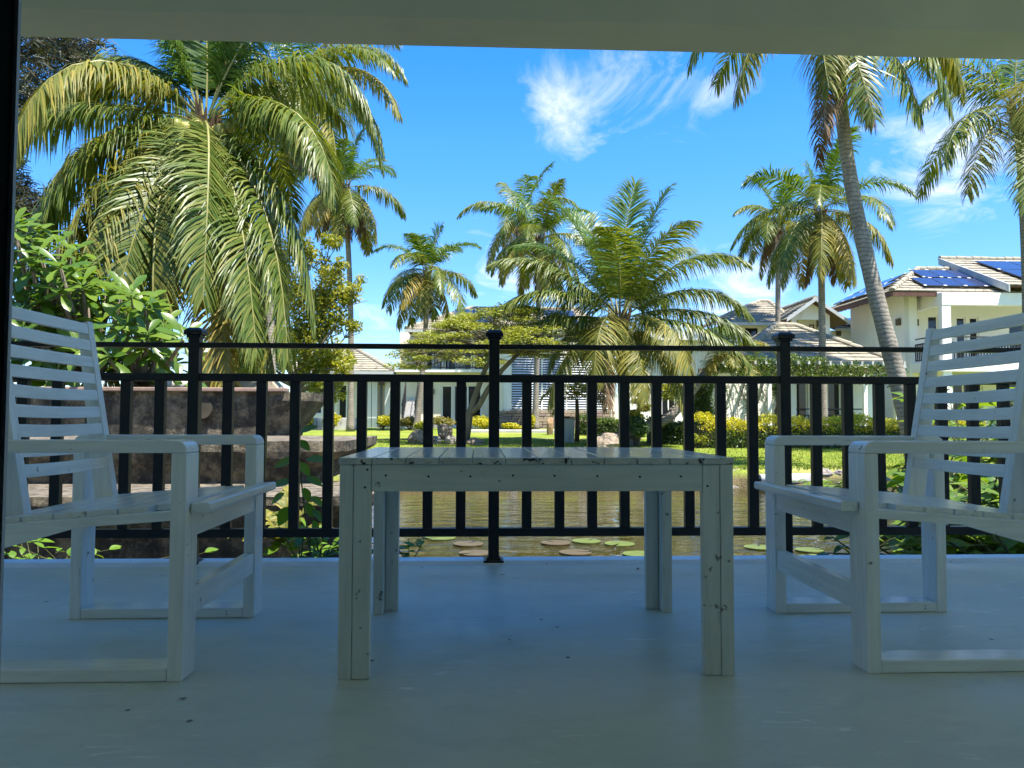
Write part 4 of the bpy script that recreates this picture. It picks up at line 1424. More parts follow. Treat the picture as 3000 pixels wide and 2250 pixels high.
def basin(name, x0, xr, y0, y1, zt, lip, zb, taper_x, taper_y, mat):
    """basin: top outline with a rounded right end, vertical lip, then drawn in towards the foot"""
    def ring(z, xr, y0):
        r = min(0.35, (y1 - y0) * .4)
        pts = [(x0, y0, z)]
        nn = 9
        for i in range(nn):
            pts.append((x0 + (xr - r - x0) * (i + 1) / nn, y0 + rf_.uniform(-.012, .012), z + rf_.uniform(-.008, .008)))
        for i in range(1, 6):
            a = -90 + 90 * i / 5
            pts.append((xr - r + r * math.cos(R(a)), y0 + r + r * math.sin(R(a)), z))
        pts.append((xr, y1, z)); pts.append((x0, y1, z))
        return pts
    prof = [(zt, xr, y0), (zt - lip, xr - .01, y0 + .005)]
    for t in (0.25, 0.5, 0.75, 1.0):
        prof.append((zt - lip + (zb - zt + lip) * t, xr - taper_x * math.sin(t * 1.57), y0 + taper_y * math.sin(t * 1.57)))
    rings = [ring(*p) for p in prof]
    mb = MB()
    nn = len(rings[0])
    vs = [p for r_ in rings for p in r_]
    fs = [tuple(range(nn))]
    for k in range(len(rings) - 1):
        for i in range(nn):
            j = (i + 1) % nn
            fs.append((k * nn + i, (k + 1) * nn + i, (k + 1) * nn + j, k * nn + j))
    mb.add(vs, fs)
    return build(name, mb, mat, fo)


X1 = at(905, 1142, 9.3).x
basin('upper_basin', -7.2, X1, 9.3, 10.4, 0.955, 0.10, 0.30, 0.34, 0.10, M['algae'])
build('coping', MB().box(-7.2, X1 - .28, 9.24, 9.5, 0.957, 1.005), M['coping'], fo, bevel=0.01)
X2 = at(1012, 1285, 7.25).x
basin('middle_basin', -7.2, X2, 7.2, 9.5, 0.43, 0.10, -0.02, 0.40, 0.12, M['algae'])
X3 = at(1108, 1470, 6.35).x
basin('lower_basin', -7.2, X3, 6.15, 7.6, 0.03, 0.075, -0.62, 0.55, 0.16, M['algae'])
mk = MB()
c = at(590, 1195, 9.295)
mk.tube([(c.x, 9.31, c.z), (c.x, 9.285, c.z)], 0.13, 18)
build('round_mark', mk, surf('dark round stain plate', (0.035, 0.03, 0.018), (0.06, 0.05, 0.03), 0.8, 9), fo)
bk = thing('back_wall', 'pale sunlit garden wall with a sloping end behind the fountain', 'wall', (at(700, 1130, 11.5).x, 11.5, 0.5))
p = [at(px, py, 11.5) for px, py in ((540, 1113), (795, 1113), (822, 1143), (822, 1260), (540, 1260))]
build('wall', MB().prism([(q.x, 11.5, q.z) for q in p][::-1], [(q.x, 11.9, q.z) for q in p][::-1]), M['beige'], bk, bevel=0.02)
po = thing('flower_pot', 'pale round flower pot on the fountain coping', 'pot', (at(510, 1130, 9.9).x, 9.9, 1.0))
c = at(510, 1130, 9.9)
pts = [(0.10, 0.96), (0.17, 1.02), (0.19, 1.09), (0.17, 1.11), (0.14, 1.09)]
pm = MB()
vs, fs = [], []
for i, (r_, z) in enumerate(pts):
    for k in range(16):
        a = k * math.pi / 8
        vs.append((c.x + r_ * math.cos(a), 9.9 + r_ * math.sin(a), z))
for i in range(len(pts) - 1):
    for k in range(16):
        l = (k + 1) % 16
        fs.append((i * 16 + k, i * 16 + l, (i + 1) * 16 + l, (i + 1) * 16 + k))
build('bowl', pm.add(vs, fs), M['pot'], po, smooth=True)
# ------------------------------------------------------------------ rocks and stones
ROCKS = []
for k in range(5):
    r_ = np.random.default_rng(40 + k)
    mb = MB().ball((0, 0, 0), 1.0, 12, 8, jit=0.0)
    vv = np.array(mb.v)
    for _ in range(9):            # chip flat facets off a ball
        d = r_.normal(size=3); d /= np.linalg.norm(d)
        lim = r_.uniform(0.62, 0.9)
        s_ = vv @ d
        vv = np.where((s_ > lim)[:, None], vv - np.outer(s_ - lim, d), vv)
    vv += r_.normal(size=vv.shape) * 0.02
    ROCKS.append((vv, mb.f))


def rock_meshes(mat):
    return [mesh_only('rock', vv, ff, mat, smooth=False) for vv, ff in ROCKS]


RK = {k: rock_meshes(M[k]) for k in ('rock', 'rock_g', 'rock_o')}


def rock(label, c, s, mat='rock', rz=0.0, k=0, name='rock', cat='rock', group=None):
    o = bpy.data.objects.new(name, RK[mat][k % 5])
    C.objects.link(o)
    o.matrix_world = Matrix.Translation(c) @ Matrix.Rotation(rz, 4, 'Z') @ Matrix.Diagonal((*s, 1))
    ORG[o] = Vector(c)
    return tag(o, label, cat, group)


def onground(px, y):
    q = at(px, 1250, y)
    return Vector((q.x, y, gz(q.x, y)))


c = onground(1236, 21.5); rock('low speckled rock left of the umbrella tree trunk', c + Vector((0, 0, .12)), (0.42, .35, .28), 'rock', 0.4, 0)
c = onground(1302, 21.8); rock('dark brown pitted rock perched on smaller stones', c + Vector((0, 0, .34)), (0.27, .24, .24), 'rock', 1.4, 1)
c = onground(1276, 21.6); rock('pale stone under the perched dark rock', c + Vector((0, 0, .08)), (0.18, .2, .16), 'rock_g', 0.2, 2)
c = onground(1322, 21.5); rock('grey stone right of the perched dark rock, half under it', c + Vector((0, 0, .08)), (0.2, .2, .17), 'rock_g', 2.2, 3)
c = onground(1390, 21.7); rock('flat rock at the foot of the umbrella tree', c + Vector((0, 0, .05)), (0.34, .28, .15), 'rock', 0.9, 4)
c = onground(1780, 19.8); rock('rounded brown boulder at the foot of the short palm', c + Vector((0, 0, .12)), (0.40, .33, .30), 'rock', 0.2, 2)
c = onground(1612, 27); rock('tall orange brown standing stone beside the path', c + Vector((0, 0, .26)), (0.16, .15, .40), 'rock_o', 0.6, 1, 'standing_stone', 'stone')
c = onground(1745, 30); rock('small pale standing stone against the louvred wing', c + Vector((0, 0, .3)), (0.10, .10, .38), 'rock_o', 0.6, 3, 'standing_stone', 'stone')
# stone edging of the pond: every stone a piece of the bank
bank = thing('stone_bank', 'edging of rough grey stones along the far side of the pond', 'stone edging', (2.5, 13.0, -0.4))
tag(bank, kind='structure')
shore = [(-2.2, 12.05), (-1.3, 12.95), (0.6, 13.22), (3.0, 13.07), (4.6, 12.74), (6.3, 12.9), (7.3, 12.05), (6.85, 10.0), (5.25, 8.0), (3.85, 6.4)]
for i in range(len(shore) - 1):
    (ax, ay), (bx_, by_) = shore[i], shore[i + 1]
    L = math.hypot(bx_ - ax, by_ - ay)
    t = 0
    while t < L:
        s_ = random.uniform(0.10, 0.22)
        for lv in (0, 1):
            if lv and random.random() < .25: continue
            x = ax + (bx_ - ax) * t / L + random.uniform(-.05, .05)
            y = ay + (by_ - ay) * t / L + random.uniform(-.07, .03) + lv * .10
            z = -0.49 + lv * 0.20 + random.uniform(-.03, .03)
            Mx = Matrix.Translation((x, y, z)) @ Matrix.Rotation(random.uniform(0, 6), 4, 'Z') @ Matrix.Diagonal((s_, s_ * .8, s_ * random.uniform(.5, .8), 1))
            inst('stone', random.choice(RK['rock_g']), bank, Mx)
        t += s_ * 1.35
pp = thing('drain_pipe', 'white plastic drain pipe ending over the pond at the right bank', 'pipe', (at(2240, 1405, 12.6).x, 12.6, -.4))
c = at(2226, 1404, 12.55)
pb = MB()
n_ = 14
vs, fs = [], []
for (dx, r_) in ((0, .085), (1.0, .085), (0.9, .07), (0.0, .07)):
    for k in range(n_):
        a = 2 * math.pi * k / n_
        vs.append((c.x + dx, c.y + dx * .25 + r_ * math.cos(a), c.z + r_ * math.sin(a)))
for i in range(3):
    for k in range(n_):
        l = (k + 1) % n_
        fs.append((i * n_ + k, i * n_ + l, (i + 1) * n_ + l, (i + 1) * n_ + k))
for k in range(n_):
    l = (k + 1) % n_
    fs.append((3 * n_ + k, 3 * n_ + l, l, k))
build('pipe', pb.add(vs, fs), M['pipe_w'], pp, smooth=True)
# path strip and concrete post
c0, c1 = onground(1375, 28.5), onground(1660, 28.5)
pth = MB().box(c0.x, c1.x, 28.5, 29.4, c0.z - .1, c0.z + .10)
tag(build('path', pth, M['path'], bevel=0.02), 'narrow pale garden path', kind='structure')
c = onground(1664, 22.5)
cp_ = thing('concrete_post', 'pale mossy square concrete post with a dark cap on the lawn', 'post', c)
build('shaft', MB().prism([(c.x - .17, 22.4, c.z - .1), (c.x + .17, 22.4, c.z - .1), (c.x + .17, 22.74, c.z - .1), (c.x - .17, 22.74, c.z - .1)],
                          [(c.x - .19, 22.38, c.z + .70), (c.x + .19, 22.38, c.z + .70), (c.x + .19, 22.76, c.z + .70), (c.x - .19, 22.76, c.z + .70)]), M['concrete'], cp_, bevel=0.015)
build('cap', MB().box(c.x - .22, c.x + .22, 22.35, 22.79, c.z + .702, c.z + .74), M['alu'], cp_)

# ------------------------------------------------------------------ lily pads
for i, (px, py, r_, mt, lab) in enumerate(((1290, 1574, .15, 'lily', 'green lily pad farthest left on the pond'), (1372, 1592, .14, 'lily_red', 'brownish lily pad left of the middle railing post'),
        (1392, 1619, .14, 'lily_red', 'reddish lily pad just left of the middle post, close to the veranda'), (1628, 1589, .14, 'lily_red', 'brown lily pad beside a green one right of the middle post'),
        (1718, 1584, .135, 'lily', 'light green lily pad touching the brown pad'), (1815, 1592, .14, 'lily', 'yellow green lily pad under the table between the back legs'),
        (1686, 1617, .14, 'lily_red', 'reddish brown lily pad nearest the veranda'), (1875, 1622, .15, 'lily', 'bright green lily pad half hidden by the floor edge'),
        (2222, 1602, .13, 'lily', 'yellow lily pad with a serrated rim by the right chair leg'), (2398, 1634, .17, 'lily', 'broad green lily pad behind the right chair'),
        (2370, 1610, .12, 'lily', 'small green lily pad behind the right chair stretcher'))):
    c = atz(px, py, WATER_Z + .012)
    mb = MB()
    n_ = 26
    top = [(c.x, c.y, c.z)]
    a0 = random.uniform(0, 6)
    ring = []
    for k in range(n_):
        a = a0 + 0.14 + (2 * math.pi - 0.28) * k / (n_ - 1)
        rr = r_ * (1 + .02 * math.sin(9 * a))
        ring.append((c.x + rr * math.cos(a), c.y + rr * math.sin(a), c.z + .001))
    low = [(x, y, z - .008) for x, y, z in ring]
    mb.add(top + ring + low, [(0, k + 1, k + 2) for k in range(n_ - 1)] + [(k + 1, n_ + k + 1, n_ + k + 2, k + 2) for k in range(n_ - 1)])
    tag(build('lily_pad', mb, M[mt], org=(c.x, c.y, c.z)), lab, 'lily pad', 'lily pads on the pond')

# ------------------------------------------------------------------ palms
UPZ = np.array([0, 0, 1.0])


def nrm(a):
    return a / np.maximum(np.linalg.norm(a, axis=-1, keepdims=True), 1e-9)


def frond(mbs, base, az, el, L, g, lmax, n, wid, rng, roll=0.0, droop=1.0, bend=0.0, vdeg=15):
    """one coconut frond: curved rachis with two rows of long leaflets; material 0 leaflet, 1 rachis"""
    S = 18
    a = R(az)
    d = np.array([math.cos(a) * math.cos(R(el)), math.sin(a) * math.cos(R(el)), math.sin(R(el))])
    hside = np.array([-math.sin(a), math.cos(a), 0.0])
    p = np.array(base, float)
    P, T = [p.copy()], [d.copy()]
    for i in range(S):
        d = d + np.array([0, 0, -1.0]) * g / S * (0.35 + 1.3 * i / S) + hside * bend / S
        d /= np.linalg.norm(d)
        p = p + d * L / S
        P.append(p.copy()); T.append(d.copy())
    P, T = np.array(P), np.array(T)
    mbs.tube([tuple(q) for q in P[::2]], [0.020 * L / 3.5 * (1 - 0.86 * i / (S // 2)) + 0.003 for i in range(S // 2 + 1)], 5, 1)
    t = np.sort(np.clip(np.linspace(0.13, 0.995, n) + rng.normal(0, 0.003, n), 0.12, 1.0))
    quads = []
    for s in (-1, 1):
        tt = np.clip(t + rng.normal(0, 0.004, n), 0.1, 1)
        fi = tt * S
        i0 = np.minimum(fi.astype(int), S - 1)
        w = (fi - i0)[:, None]
        pos = P[i0] * (1 - w) + P[i0 + 1] * w
        tan = nrm(T[i0] * (1 - w) + T[i0 + 1] * w)
        sd = np.tile(hside, (n, 1))
        up = nrm(np.cross(tan, sd))
        up = np.where((up @ UPZ)[:, None] < -0.2, -up, up)
        cr, srl = math.cos(R(roll)), math.sin(R(roll))
        sd2 = sd * cr + up * srl
        up2 = up * cr - sd * srl
        al = R(62) * (1 - tt) ** 0.7 + R(24) + rng.normal(0, 0.10, n) + 0.10 * np.sin(tt * 31 + s * 2 + az) * np.sin(tt * 11 + el)
        vv = R(vdeg) * (1 - 0.3 * tt) + rng.normal(0, 0.13, n)
        D = tan * np.cos(al)[:, None] + (sd2 * s * np.cos(vv)[:, None] + up2 * np.sin(vv)[:, None]) * np.sin(al)[:, None]
        D = nrm(D)
        ln = lmax * np.clip(np.sin(math.pi * np.clip(0.13 + 0.80 * tt, 0, 1)), 0.05, 1) ** 0.65 * rng.uniform(0.86, 1.1, n)
        miss = rng.uniform(0, 1, n) < 0.06
        ln = np.where(miss, ln * 0.35, ln)
        pts = [pos]
        wv = []
        q = pos
        dr = droop * rng.uniform(0.6, 1.45, n) * (1 + 0.35 * np.sin(tt * 23 + s))
        for k in range(4):
            W = nrm(tan - (tan * D).sum(1, keepdims=True) * D)
            wv.append(W)
            q = q + D * (ln / 4)[:, None]
            pts.append(q)
            D = nrm(D + np.array([0, 0, -1.0]) * (0.20 + 0.26 * k) * dr[:, None])
        wv.append(wv[-1])
        ws = [0.55, 1.0, 0.85, 0.55, 0.06]
        for k in range(4):
            a0, a1 = wv[k] * wid * ws[k] / 2, wv[k + 1] * wid * ws[k + 1] / 2
            quads.append((pts[k] - a0, pts[k] + a0, pts[k + 1] + a1, pts[k + 1] - a1))
        # share vertices along each leaflet so a leaflet is one island
        n5 = np.stack([np.stack([pts[k] - wv[k] * wid * ws[k] / 2, pts[k] + wv[k] * wid * ws[k] / 2], 1) for k in range(5)], 1)  # n,5,2,3
        vs = n5.reshape(-1, 3)
        base_i = np.arange(n)[:, None] * 10
        fs = np.concatenate([np.stack([base_i + 2 * k, base_i + 2 * k + 1, base_i + 2 * k + 3, base_i + 2 * k + 2], -1).reshape(-1, 4) for k in range(4)])
        mbs.add(vs.tolist(), [tuple(x) for x in fs.tolist()], 0)


VD = {'y': 16, 'm': -14, 'o': -30, 'g': -30, 'd': -42}
FM = {'y': ('frond_young', 'rachis'), 'm': ('frond_mid', 'rachis'), 'o': ('frond_old', 'rachis'), 'g': ('frond_gold', 'rachis'), 'd': ('frond_dead', 'rachis_dead')}


def trunk_path(b, c, side=0.0, curve=0.0, n=26):
    """from base b to crown c; curve: sideways bow, bending in the picture's left-right direction"""
    pts = []
    for i in range(n + 1):
        t = i / n
        x = b[0] + (c[0] - b[0]) * t + curve * math.sin(math.pi * t) + side * math.sin(2 * math.pi * t)
        y = b[1] + (c[1] - b[1]) * t
        z = b[2] + (c[2] - b[2]) * t
        pts.append((x, y, z))
    return pts


def palm(label, base, crown, r0, r1, fronds, lmax, nl, wid, seed, curve=0.0, side=0.0, nuts=0, ringstep=0.0, group='coconut palms'):
    rng = np.random.default_rng(seed)
    t = thing('coconut_palm', label, 'palm tree', base, group)
    n = 60 if ringstep else 26
    pts = trunk_path((base[0], base[1], base[2] - 0.1), crown, side, curve, n)
    rad = []
    for i in range(n + 1):
        u = i / n
        r = r0 + (r1 - r0) * u ** 0.8 + r0 * 0.55 * math.exp(-u * 14)
        if ringstep:
            r *= 1 + (0.012 if i % 2 else -0.008) * rng.uniform(.2, 1.8) + 0.02 * math.sin(i * .9)
        rad.append(r)
    build('trunk', MB().tube(pts, rad, 14 if ringstep else 9), M['trunk'], t, smooth=True)
    c = Vector(crown)
    hb = MB()
    for k in range(16):           # woven fibre and leaf bases at the top of the stem
        a = k * 2.4
        hgt = rng.uniform(0.2, 0.55)
        e = c + Vector((math.cos(a) * r1 * 2.2, math.sin(a) * r1 * 2.2, hgt - 0.1))
        hb.tube([tuple(c + Vector((math.cos(a) * r1 * .8, math.sin(a) * r1 * .8, -0.45 + 0.02 * k))), tuple(c + Vector((math.cos(a) * r1 * 1.4, math.sin(a) * r1 * 1.4, -0.05))), tuple(e)], [r1 * .5, r1 * .42, r1 * .12], 6)
    build('crown_fibre', hb, M['fibre'], t)
    for k in range(nuts):
        a = R(-112 + 16 * k)
        p = c + Vector((math.cos(a) * .62, math.sin(a) * .62, (-0.20, -0.30, -0.22, -0.34, -0.24, -0.12)[k % 6]))
        build('coconut', MB().ball(p, (0.105, 0.105, 0.13), 12, 8), M['coconut'], t, smooth=True)
    for f in fronds:
        az, el, L, g, mk = f[:5]
        roll = f[5] if len(f) > 5 else rng.normal(0, 12)
        dr = f[6] if len(f) > 6 else rng.uniform(0.7, 1.3)
        mb = MB()
        b = c + Vector((math.cos(R(az)) * r1 * .7, math.sin(R(az)) * r1 * .7, 0.05 + 0.25 * max(0, el) / 90))
        k = {'d': .8}.get(mk, 1.0)
        frond(mb, tuple(b), az, el, L, g, lmax * k, nl, wid, rng, roll, dr * (1.6 if mk == 'd' else 1.0), rng.normal(0, 0.28), VD[mk])
        build('frond', mb, [M[FM[mk][0]], M[FM[mk][1]]], t)
    return t


def crown(seed, n, L, dead=2, gold=2, up=1.0):
    """mixed crown: young fronds up, grown ones arching out, old ones hanging"""
    rng = np.random.default_rng(seed)
    fr = []
    for k in range(n):
        u = (k + 0.5) / n
        az = k * 137.5 + rng.uniform(-14, 14)
        el = 84 - 118 * u ** 0.85 * up + rng.uniform(-9, 9)
        g = 0.7 + 1.9 * min(1, u * 1.4) + rng.uniform(-.2, .4)
        mk = 'y' if u < .34 else ('m' if u < .7 else 'o')
        if rng.uniform() < .15: mk = 'm'
        fr.append((az, el, L * (0.72 + .28 * min(1, u * 3)) * rng.uniform(.9, 1.08), g, mk))
    for k in range(gold):
        fr.append((rng.uniform(0, 360), rng.uniform(-35, -5), L * .9, 2.2, 'g'))
    for k in range(dead):
        fr.append((rng.uniform(0, 360), -62 + rng.uniform(-12, 12), L * .75, 1.6, 'd'))
    return fr


def G_(px, y):
    q = at(px, 1250, y)
    return (q.x, y, gz(q.x, y))


def K_(px, py, y):
    q = at(px, py, y)
    return (q.x, y, q.z)


# the large palm on the left
F1 = [(180, 17, 3.7, 1.30, 'm', 0, 1.6), (194, 4, 3.8, 2.7, 'o', 0, 1.0), (216, -10, 4.0, 2.7, 'm', 20, .9), (-128, 38, 3.8, 3.5, 'o', 0, .9), (-66, -14, 4.4, 3.0, 'm', -35, .8), (-97, -34, 4.9, 2.3, 'o', 38, .7), (-84, -26, 4.3, 2.6, 'm', -28, .9),
      (-56, -34, 4.8, 2.2, 'm', -30, .8), (-114, -30, 5.0, 2.3, 'o', 25, .8), (-134, -30, 4.7, 2.3, 'o', 40, .8), (-34, -36, 4.8, 2.3, 'm', -25, .9), (-70, -52, 5.2, 1.6, 'g', -30, .7), (-100, -54, 5.2, 1.5, 'g', 30, .8), (-88, -58, 5.3, 1.4, 'o', 60, .8), (-50, -52, 5.0, 1.6, 'o', -50, .8),
      (-150, -38, 4.6, 2.1, 'm', 35, .9), (-26, 24, 3.4, 3.0, 'm', 0, 1.2), (-12, -30, 4.2, 2.3, 'm', -20, 1.0), (-160, -50, 4.6, 1.7, 'm', 40, .9),
      (6, 56, 3.7, 3.2, 'm', 0, 1.5), (-10, 20, 3.2, 2.9, 'm', 0, 1.3), (165, 60, 3.1, 3.2, 'm', 0, 1.6), (174, 48, 3.0, 2.4, 'm', 0, 1.5),
      (90, 84, 3.2, .5, 'y', 0, .6), (20, 76, 3.5, 1.0, 'y', 0, .7), (150, 75, 3.5, 1.0, 'y', 0, .7), (60, 66, 3.6, 1.4, 'y'), (120, 62, 3.6, 1.5, 'y'), (-5, 70, 3.8, 1.2, 'y', 0, .8), (185, 72, 3.2, 1.2, 'y', 0, .8), (40, 50, 3.6, 1.8, 'm'),
      (70, 30, 3.6, 2.4, 'm'), (110, 22, 3.6, 2.5, 'm'), (60, -20, 3.7, 2.4, 'm'), (130, -25, 3.7, 2.4, 'm'), (90, -35, 3.8, 2.2, 'm'), (-145, -60, 3.8, 1.6, 'd'), (-20, -60, 3.8, 1.6, 'd'), (60, -58, 3.2, 1.5, 'd')]
palm('largest coconut palm with a full yellow green crown and green nuts, behind the fountain', G_(668, 13), K_(597, 372, 13), 0.16, 0.13, F1, 0.95, 185, 0.033, 3, curve=0.05, nuts=6)
F2 = crown(21, 14, 3.2, 3, 2) + [(5, 48, 3.2, 2.4, 'm', 0, 1.1), (15, 62, 3.2, 2.0, 'o'), (-10, 25, 3.3, 2.4, 'o'), (0, 5, 3.2, 2.6, 'm'), (-60, -50, 3.0, 1.5, 'd'), (-30, -60, 3.0, 1.5, 'd')]
palm('tall coconut palm with a pale trunk and hanging dry fronds, right behind the largest palm', G_(808, 19), K_(866, 245, 19), 0.13, 0.10, F2, 0.80, 100, 0.032, 4, curve=-0.35)
palm('slender coconut palm whose trunk crosses the light green tree, with brownish drooping fronds', G_(1026, 30), K_(1010, 556, 30), 0.12, 0.10, crown(33, 17, 2.8, 6, 3, 1.06), 0.74, 92, 0.040, 5, curve=0.12)
palm('short slim coconut palm standing left of the balcony house, in front of its roof', G_(1218, 31), K_(1252, 805, 31), 0.12, 0.09, crown(48, 18, 2.6, 1, 1), 0.74, 92, 0.038, 6, curve=0.1)
palm('coconut palm with a golden hanging frond, right one of the crossed pair in the centre', G_(1568, 33), K_(1582, 705, 33), 0.13, 0.10, crown(52, 17, 3.0, 2, 3), 0.78, 92, 0.042, 7)
palm('coconut palm with thin ragged fronds, behind the left shoulder of the centre pair', G_(1530, 37), K_(1530, 640, 37), 0.13, 0.11, crown(67, 13, 3.6, 2, 1), 0.78, 90, 0.044, 8)
F6 = [(80, 82, 3.9, .6, 'y', 0, .5), (100, 72, 3.7, .9, 'y', 0, .6), (10, 76, 3.8, .9, 'y', 0, .6), (160, 72, 3.8, 1.0, 'y', 0, .6), (150, 58, 3.8, 1.3, 'y', 0, .8), (180, 48, 3.9, 1.3, 'm', 0, .8), (195, 34, 3.5, 1.4, 'm', 0, .9),
      (14, 62, 3.9, 1.5, 'm', 0, .9), (-8, 54, 3.9, 1.7, 'm', 0, .9), (-5, 36, 3.9, 1.6, 'm', 0, 1.), (5, 20, 3.9, 1.5, 'm', 0, 1.0), (-12, 6, 3.7, 1.2, 'm', 0, 1.2), (-50, 14, 3.1, 3.2, 'o', 0, .8),
      (-118, 14, 3.0, 3.4, 'o', 0, .8), (176, 10, 3.9, 1.1, 'm', 0, 1.1), (-160, -16, 3.3, 1.8, 'o'), (-75, -30, 2.8, 2.0, 'o'), (-24, -26, 3.3, 2.0, 'o'), (60, 44, 3.6, 1.6, 'm'), (120, 44, 3.6, 1.6, 'm'),
      (60, 10, 3.4, 1.7, 'm'), (130, 12, 3.4, 1.7, 'm'), (-130, -40, 2.8, 1.8, 'd'), (-95, 66, 3.3, 1.8, 'm', 0, .8), (-40, 66, 3.4, 1.6, 'm', 0, .8)]
palm('short wide coconut palm with upright green fronds, right of the umbrella tree', G_(1832, 21), K_(1815, 945, 21), 0.17, 0.15, F6, 1.0, 150, 0.034, 9, curve=0.03)
F7 = [(187, 24, 3.2, 2.5, 'm', 0, 1.2), (196, 0, 2.9, 2.7, 'o', 0, 1.1), (-140, -34, 2.5, 2.0, 'o', 0, 1.), (-126, -50, 3.0, 1.5, 'd', 0, 1.), (-112, -46, 2.9, 1.8, 'm', 0, .9),
      (-52, -44, 2.7, 1.8, 'm', 0, 1.), (-36, -20, 2.9, 2.3, 'm', 0, 1.1), (-20, 2, 2.9, 2.5, 'o', 0, 1.1), (0, 16, 3.0, 2.4, 'o', 0, 1.1), (20, 30, 3.0, 2.0, 'm'), (60, 30, 3.1, 2.0, 'm'), (120, 30, 3.1, 2.0, 'm'), (160, 45, 3.2, 1.8, 'm'), (-90, 60, 3.0, 1.2, 'y', 0, .7),
      (30, 70, 3, 1, 'y'), (150, 72, 3, 1, 'y'), (-70, -64, 2.6, 1.2, 'd'), (80, -40, 2.8, 1.8, 'd')]
palm('tall leaning coconut palm with a ringed grey trunk in front of the villa', G_(1996, 13) if False else G_(2700, 13), K_(2450, 20, 13), 0.165, 0.095, F7, 0.78, 100, 0.030, 10, curve=-0.30, side=0.05, ringstep=0.1)
palm('coconut palm with a full crown half crossed by the leaning trunk', G_(2412, 26), K_(2404, 625, 26), 0.135, 0.105, crown(71, 19, 3.3, 2, 2), 0.82, 104, 0.038, 12)
palm('smaller coconut palm standing behind the pavilion roof, left of the full crowned one', G_(2277, 34), K_(2280, 650, 34), 0.13, 0.105, crown(83, 15, 2.8, 2, 2, 1.05), 0.74, 90, 0.042, 13)
F10 = [(90, 82, 3, .6, 'y'), (150, 66, 3.1, 1.2, 'y'), (178, 50, 3.1, 1.5, 'm', 0, 1.1), (184, 30, 3.1, 1.8, 'm', 0, 1.3), (197, 6, 3.1, 2.1, 'm', 0, 1.1), (212, -16, 3.1, 2.2, 'o', 0, 1.), (-120, 28, 3.0, 3.4, 'o', 0, .9), (-105, -40, 3.2, 1.8, 'm', 0, .8), (-60, 10, 3.0, 2.6, 'm'), (0, 30, 3, 2, 'm'), (40, 10, 3, 2, 'm'), (120, 10, 3, 2.2, 'm'), (-20, -20, 3, 2, 'o'), (60, 60, 3, 1.4, 'm'), (-60, 66, 3, 1.2, 'y'), (-75, -60, 2.8, 1.2, 'd')]
palm('coconut palm cut off by the right edge of the view, above the villa roof', G_(3010, 17), K_(2985, 330, 17), 0.14, 0.11, F10, 0.82, 96, 0.032, 14, curve=0.1)
# low leaning palm by the golden hedge
t = thing('leaning_palm', 'low palm with a curved leaning brown trunk between the bonsai and the golden hedge', 'palm tree', G_(1765, 20.5))
pts = [G_(1768, 20.5)] + [K_(px, py, 20.5 + i * .1) for i, (px, py) in enumerate(((1830, 1272), (1900, 1250), (1960, 1222), (2005, 1175), (2050, 1115), (2095, 1062), (2135, 1034)))]
build('trunk', MB().tube(pts, [.17, .165, .16, .15, .135, .12, .11, .09], 10), M['trunk'], t, smooth=True)
rg = np.random.default_rng(77)
for az, el, L, g, mk in ((-100, 20, 1.3, 2.2, 'o'), (-20, 35, 1.4, 1.8, 'o'), (30, 40, 1.3, 1.6, 'm'), (170, 30, 1.4, 1.9, 'm'), (-140, 10, 1.3, 2.3, 'g'), (90, 60, 1.2, 1.2, 'y'), (-60, -10, 1.3, 2., 'o'), (200, -10, 1.3, 2., 'o')):
    mb = MB()
    frond(mb, pts[-1], az, el, L, g, 0.5, 40, .03, rg)
    build('frond', mb, [M[FM[mk][0]], M[FM[mk][1]]], t)
# slim young palm by the concrete post
t = thing('young_palm', 'slim young palm with a brown stem beside the concrete post', 'palm tree', G_(1690, 22.8))
q0, q1 = G_(1690, 22.8), K_(1690, 1172, 22.8)
build('trunk', MB().tube([q0, (q0[0] + .02, q0[1], (q0[2] + q1[2]) / 2), q1], [.075, .065, .05], 8), M['fibre'], t, smooth=True)
for az, el, L, g, mk in ((200, 60, 1.2, 2.6, 'o'), (170, 45, 1.3, 2.4, 'o'), (-30, 55, 1.2, 2.4, 'm'), (-100, 65, 1.1, 2.2, 'o'), (60, 60, 1.1, 2., 'm'), (20, 30, 1.2, 2.2, 'o'), (-150, 20, 1.1, 2.2, 'g')):
    mb = MB()
    frond(mb, q1, az, el, L, g, 0.42, 34, .03, rg)
    build('frond', mb, [M[FM[mk][0]], M[FM[mk][1]]], t)


# ------------------------------------------------------------------ leafy plants
def leaves_at(pos, size, rng, up=0.35, aspect=0.5, flat=0.0, fold=0.0):
    """one folded diamond leaf per position"""
    n = len(pos)
    d = rng.normal(size=(n, 3))
    d[:, 2] = d[:, 2] * (1 - flat) - 0.1
    d = nrm(d)
    nn = rng.normal(size=(n, 3)); nn[:, 2] = np.abs(nn[:, 2]) + up
    w = nrm(np.cross(nn, d))
    nn = nrm(np.cross(d, w))
    s = size * rng.uniform(0.6, 1.25, n)[:, None]
    a = pos - d * s * .5
    b = pos + d * s * .5
    m = pos + nn * s * .06
    return np.stack([a, m + w * s * aspect / 2, b, m - w * s * aspect / 2], 1)


def clump_points(c, r, n, rng, shell=0.55):
    """points in an uneven ball, denser near its outside"""
    d = nrm(rng.normal(size=(n, 3)))
    u = shell + (1 - shell) * rng.uniform(0, 1, n) ** 0.7
    rr = np.array(r if hasattr(r, '__len__') else (r, r, r))
    return np.array(c) + d * u[:, None] * rr


